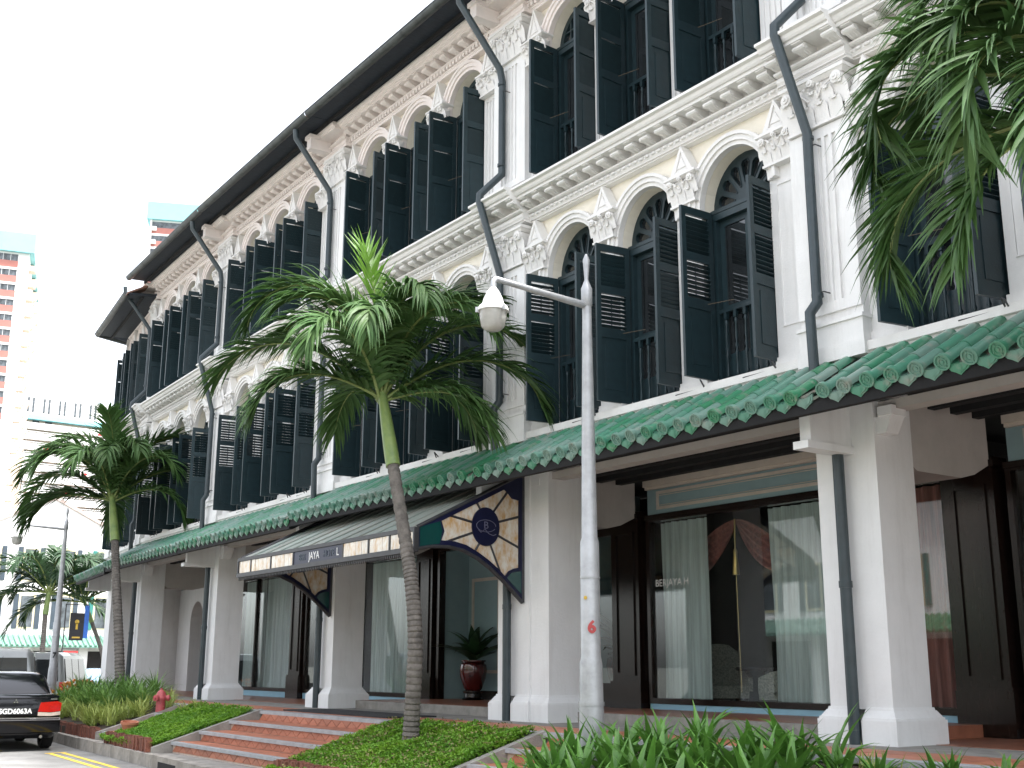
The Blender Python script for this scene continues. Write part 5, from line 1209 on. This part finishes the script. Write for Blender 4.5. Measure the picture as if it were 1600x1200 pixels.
# ------------------------------------------------------------------ far houses and towers
def far_house(loc, rz, w, label, ridge, m='tower_white', cols=('navy_shutter', 'teal'), nwin=4, gable=True, wh=8.6, canopy=True, grp='old houses across the bend'):
    t = thing('old_house', label, 'house', loc, rz, grp)     # front faces local -y, x from 0 to w
    mb = MB()
    if gable: mb.prism([(0, 0), (w, 0), (w, wh), (w * .5, ridge), (0, wh)], 'y', 0, .4)
    else: mb.box(0, w, 0, .4, 0, wh)
    mb.box(0, w, .4, 9, 0, wh - .1)
    inst('wall', mb.mesh('wall', m), t)
    if gable:
        inst('roof', MB().prism([(-.2, wh - .1), (w * .5, ridge), (w + .2, wh - .1), (w + .2, wh + .1), (w * .5, ridge + .22), (-.2, wh + .1)], 'y', -.12, 9).mesh('roof', 'far_roof'), t)
    else: inst('roof', MB().prism([(-.6, wh - .1), (4.5, wh + 2.6), (9, wh)], 'x', -.1, w + .1).mesh('roof', 'far_roof'), t)
    p = w / nwin
    for r_ in range(2 if wh > 6 else 1):
        z0 = 3.9 + r_ * 2.6
        if z0 + 1.9 > wh: continue
        for i in range(nwin):
            cx = p * (i + .5)
            wi = inst('window', MB().box(cx - .45, cx + .45, -.03, .06, z0, z0 + 1.9).mesh('window', 'house_cream' if m == 'tower_white' else 'tower_white'), t)
            inst('pane', MB().box(cx - .34, cx + .34, -.045, -.02, z0 + .1, z0 + 1.8).mesh('pane', 'far_window'), wi)
            for s in (-1, 1): inst('shutter', MB().box(cx + s * .47, cx + s * .72, -.08, -.03, z0, z0 + 1.9).mesh('shutter', cols[i % len(cols)]), t)
    if canopy:
        c = MB(); k = 0.0
        c.prism([(0, 3.55), (-1.2, 2.95), (-1.2, 2.88), (0, 3.4)], 'x', 0, w)
        while k < w: c.tube([(k, .0, 3.57), (k, -1.22, 2.97)], .07, 6); k += .28
        inst('canopy', c.mesh('canopy', 'tile', 40), t)
    for i in range(int(w / 3) + 1):
        inst('column', MB().box(min(w - .5, i * 3), min(w, i * 3 + .5), -.5, 0, 0, 3.1).mesh('column', m), t)
    inst('shop_opening', MB().box(.6, w - .6, -.02, .05, .1, 2.7).mesh('shop_opening', 'interior'), t)
    return t
far_house((-70.0, 3.2, -1.2), R(90), 8.2, 'white gabled house facing down the street with slate and teal shutters', 11.2, cols=('navy_shutter', 'navy_shutter', 'navy_shutter', 'teal'), nwin=4, wh=9.2)
far_house((-71.0, -6.0, -1.2), R(90), 9.0, 'white house left of the white gabled house', 11.5, nwin=4, gable=False, wh=8.0)
far_house((-69.0, 11.6, -1.2), R(88), 9.0, 'white house right of the gabled house, hidden behind the terrace end', 11.5, nwin=4, gable=False, wh=8.4)
def banner(loc, label, parts, w, h, top, rz=R(90)):
    t = thing('banner', label, 'banner', loc, rz)
    inst('post', MB().lathe([(.03, 0), (.03, top)], 8, (-w / 2 - .05, 0, 0)).mesh('post', 'iron'), t)
    inst('cross_bar', MB().box(-w / 2 - .05, w / 2, -.02, .02, top - .04, top).mesh('cross_bar', 'iron'), t)
    for nm, m, x0, x1, z0, z1 in parts: inst(nm, MB().box(x0, x1, -.015, .015, z0, z1).mesh(nm, m), t)
    return t
bn = banner((-57.0, 5.55, -.9), 'dark hanging banner with a small gold device and blue edge', [('cloth', 'banner_dark', -.32, .32, 2.75, 4.0), ('cloth', 'banner_blue', .32, .52, 2.85, 4.35)], 1.0, 1.2, 4.4)
inst('gold_device', MB().lathe([(.10, -.022), (.10, .022)], 10, (0, 0, 3.6), 'y').box(-.05, .05, -.022, .022, 3.25, 3.55).box(-.18, .18, -.022, .022, 2.85, 2.92).mesh('gold_device', 'gold'), bn)
banner((-50.2, 3.55, -.9), 'red and white hanging banner beside the end column', [('cloth', 'flag_red', -.28, .28, 1.75, 2.2), ('cloth', 'white_print', -.28, .28, 1.25, 1.75)], .6, .9, 2.3)

def tower(loc, rz, wf, wd, h, fl, label, bays_=3, grp='housing towers behind the street'):
    """front faces local -y with window strips, right flank (local x = wf) with stacked balconies"""
    t = thing('housing_tower', label, 'tower block', loc, rz, grp)
    inst('wall', MB().box(0, wf, 0, wd, -25, h).mesh('wall', 'tower_white'), t)
    inst('roof_band', MB().box(-.8, wf + .8, -.8, wd + .8, h - 3.0, h + .6).mesh('roof_band', 'cyan'), t)
    inst('lift_house', MB().box(wf * .45, wf * .8, 3, wd * .6, h + .6, h + 4.5).mesh('lift_house', 'tower_peach'), t)
    p = (wf - 1.3) / bays_
    spn = MB().box(.15, p - .5, -.10, 0, 0, 1.25).mesh('spandrel', 'tower_red'); slb = MB().box(0, p - .2, -.16, 0, 0, .42).mesh('floor_band', 'tower_white')
    win = MB().box(.2, p - .55, -.04, .02, 0, 1.25).mesh('window', 'far_window'); bar = MB()
    for i in range(7): bar.box(.2 + (p - .75) * i / 6 - .03, .2 + (p - .75) * i / 6 + .03, -.07, -.04, 0, 1.25)
    bar = bar.mesh('glazing_bar', 'white_print'); ac = MB().box(0, .9, -.55, -.1, 0, .8).lathe([(.26, -.57), (.26, -.55)], 10, (.45, 0, .4), 'y').mesh('air_conditioner', 'tower_white')
    fin = MB().box(-.25, .15, -.35, 0, -25, h - 3).mesh('fin', 'tower_white')
    rr = random.Random(int(h))
    for b in range(bays_):
        inst('fin', fin, t, (b * p + .1, 0, 0))
        for i in range(fl):
            z = h - 3.4 - i * 2.8
            w = inst('window', win, t, (b * p, 0, z - 1.2))
            if b >= bays_ - 2: inst('glazing_bar', bar, w)
            inst('spandrel', spn, t, (b * p, 0, z - 2.45)); inst('floor_band', slb, t, (b * p, 0, z - 2.87 - .01))
            if rr.random() < .25: inst('air_conditioner', ac, t, (b * p + .3, 0, z - 1.9))
    bal = MB().box(0, 1.1, 0, 2.0, 0, .95).box(0, .9, .2, 1.8, .95, 1.0).mesh('balcony', 'tower_peach')
    nb = max(1, int(wd / 4.2))
    for q in range(nb):
        for i in range(fl): inst('balcony', bal, t, (wf, 1.6 + q * 4.2 + (i % 2) * .7, h - 5.6 - i * 2.8 + (q % 2) * 1.4))
    return t
def place_tower(corner, ang, *a, **k):         # corner = its right front edge; ang = heading of the front to the right
    wf = a[0]; d = Vector((math.cos(ang), math.sin(ang))); return tower((corner[0] - d.x * wf, corner[1] - d.y * wf, 0), ang, *a, **k)
place_tower((-214.5, 34.4), R(75), 26, 30, 76.1, 26, 'tall red and white housing tower with a turquoise roof band at the left edge')
place_tower((-221.8 + 21 * math.cos(R(66)), 58.0 + 21 * math.sin(R(66))), R(66), 21, 24, 90.5, 24, 'top of a red and white housing tower showing above the terrace roof')
t = thing('slab_block', 'long white slab block with rows of corridor parapets and a turquoise line under its top', 'apartment block', (-322.7, 58.5, 0), R(92))
inst('wall', MB().box(0, 60, 1.6, 12, -30, 64.5).mesh('wall', 'tower_peach'), t)
inst('attic', MB().box(-.3, 60, -.2, 12, 65.5, 70.6).mesh('attic', 'tower_white'), t)
inst('roof_line', MB().box(-.3, 60.2, -.5, 12, 64.3, 65.5).mesh('roof_line', 'cyan'), t)
par = MB().box(0, 60, -.2, .2, 0, 1.75).mesh('parapet', 'tower_white'); slot = MB().box(0, .55, -.28, -.19, 0, 3.9).mesh('vent_slot', 'far_window'); cwin = MB().box(0, 1.7, 1.5, 1.62, 0, .95).mesh('window', 'far_window')
pan_ = MB().box(0, 1.6, -.26, -.18, 0, .5).mesh('panel', 'flag_red')
for i in range(22): inst('parapet', par, t, (0, 0, 61.7 - 2.8 * i)); inst('floor_slab', MB().box(0, 60, .2, 1.6, 61.0 - 2.8 * i, 61.2 - 2.8 * i).mesh('floor_slab', 'tower_white'), t)
for i in range(11):
    for d in (0, 1.3): inst('vent_slot', slot, t, (1.6 + i * 4.1 + d, 0, 66.2))
rr = random.Random(4)
for i in range(14):
    for j in range(9):
        if rr.random() < .7: inst('window', cwin, t, (.6 + j * 3.1 + rr.uniform(0, .8), 0, 63.45 - 2.8 * i))
    if i % 2 == 0: inst('panel', pan_, t, (rr.uniform(4, 22), 0, 61.9 - 2.8 * i))
# ------------------------------------------------------------------ the other side of the road, seen in the window reflections
ACR = [('cream', 'teal', 'opposite the right end of the terrace'), ('white', 'navy', 'opposite the big right column'), ('cream', 'teal', 'opposite the swag draped window'), ('white', 'teal', 'opposite the glass porch'), ('cream', 'navy', 'opposite the hydrant'), ('white', 'teal', 'opposite the shorter palm'), ('white', 'navy', 'opposite the far end of the terrace')]
for i, (c, sh, wh_) in enumerate(ACR):
    far_house((14.5 - i * 7.2, -23.5, -.9), R(180), 7.2, c + ' house with ' + sh + ' shutters across the road, ' + wh_, 11, 'house_cream' if c == 'cream' else 'tower_white', ('navy_shutter' if sh == 'navy' else 'teal',), 3, False, 8.2, grp='houses across the road seen in reflections')
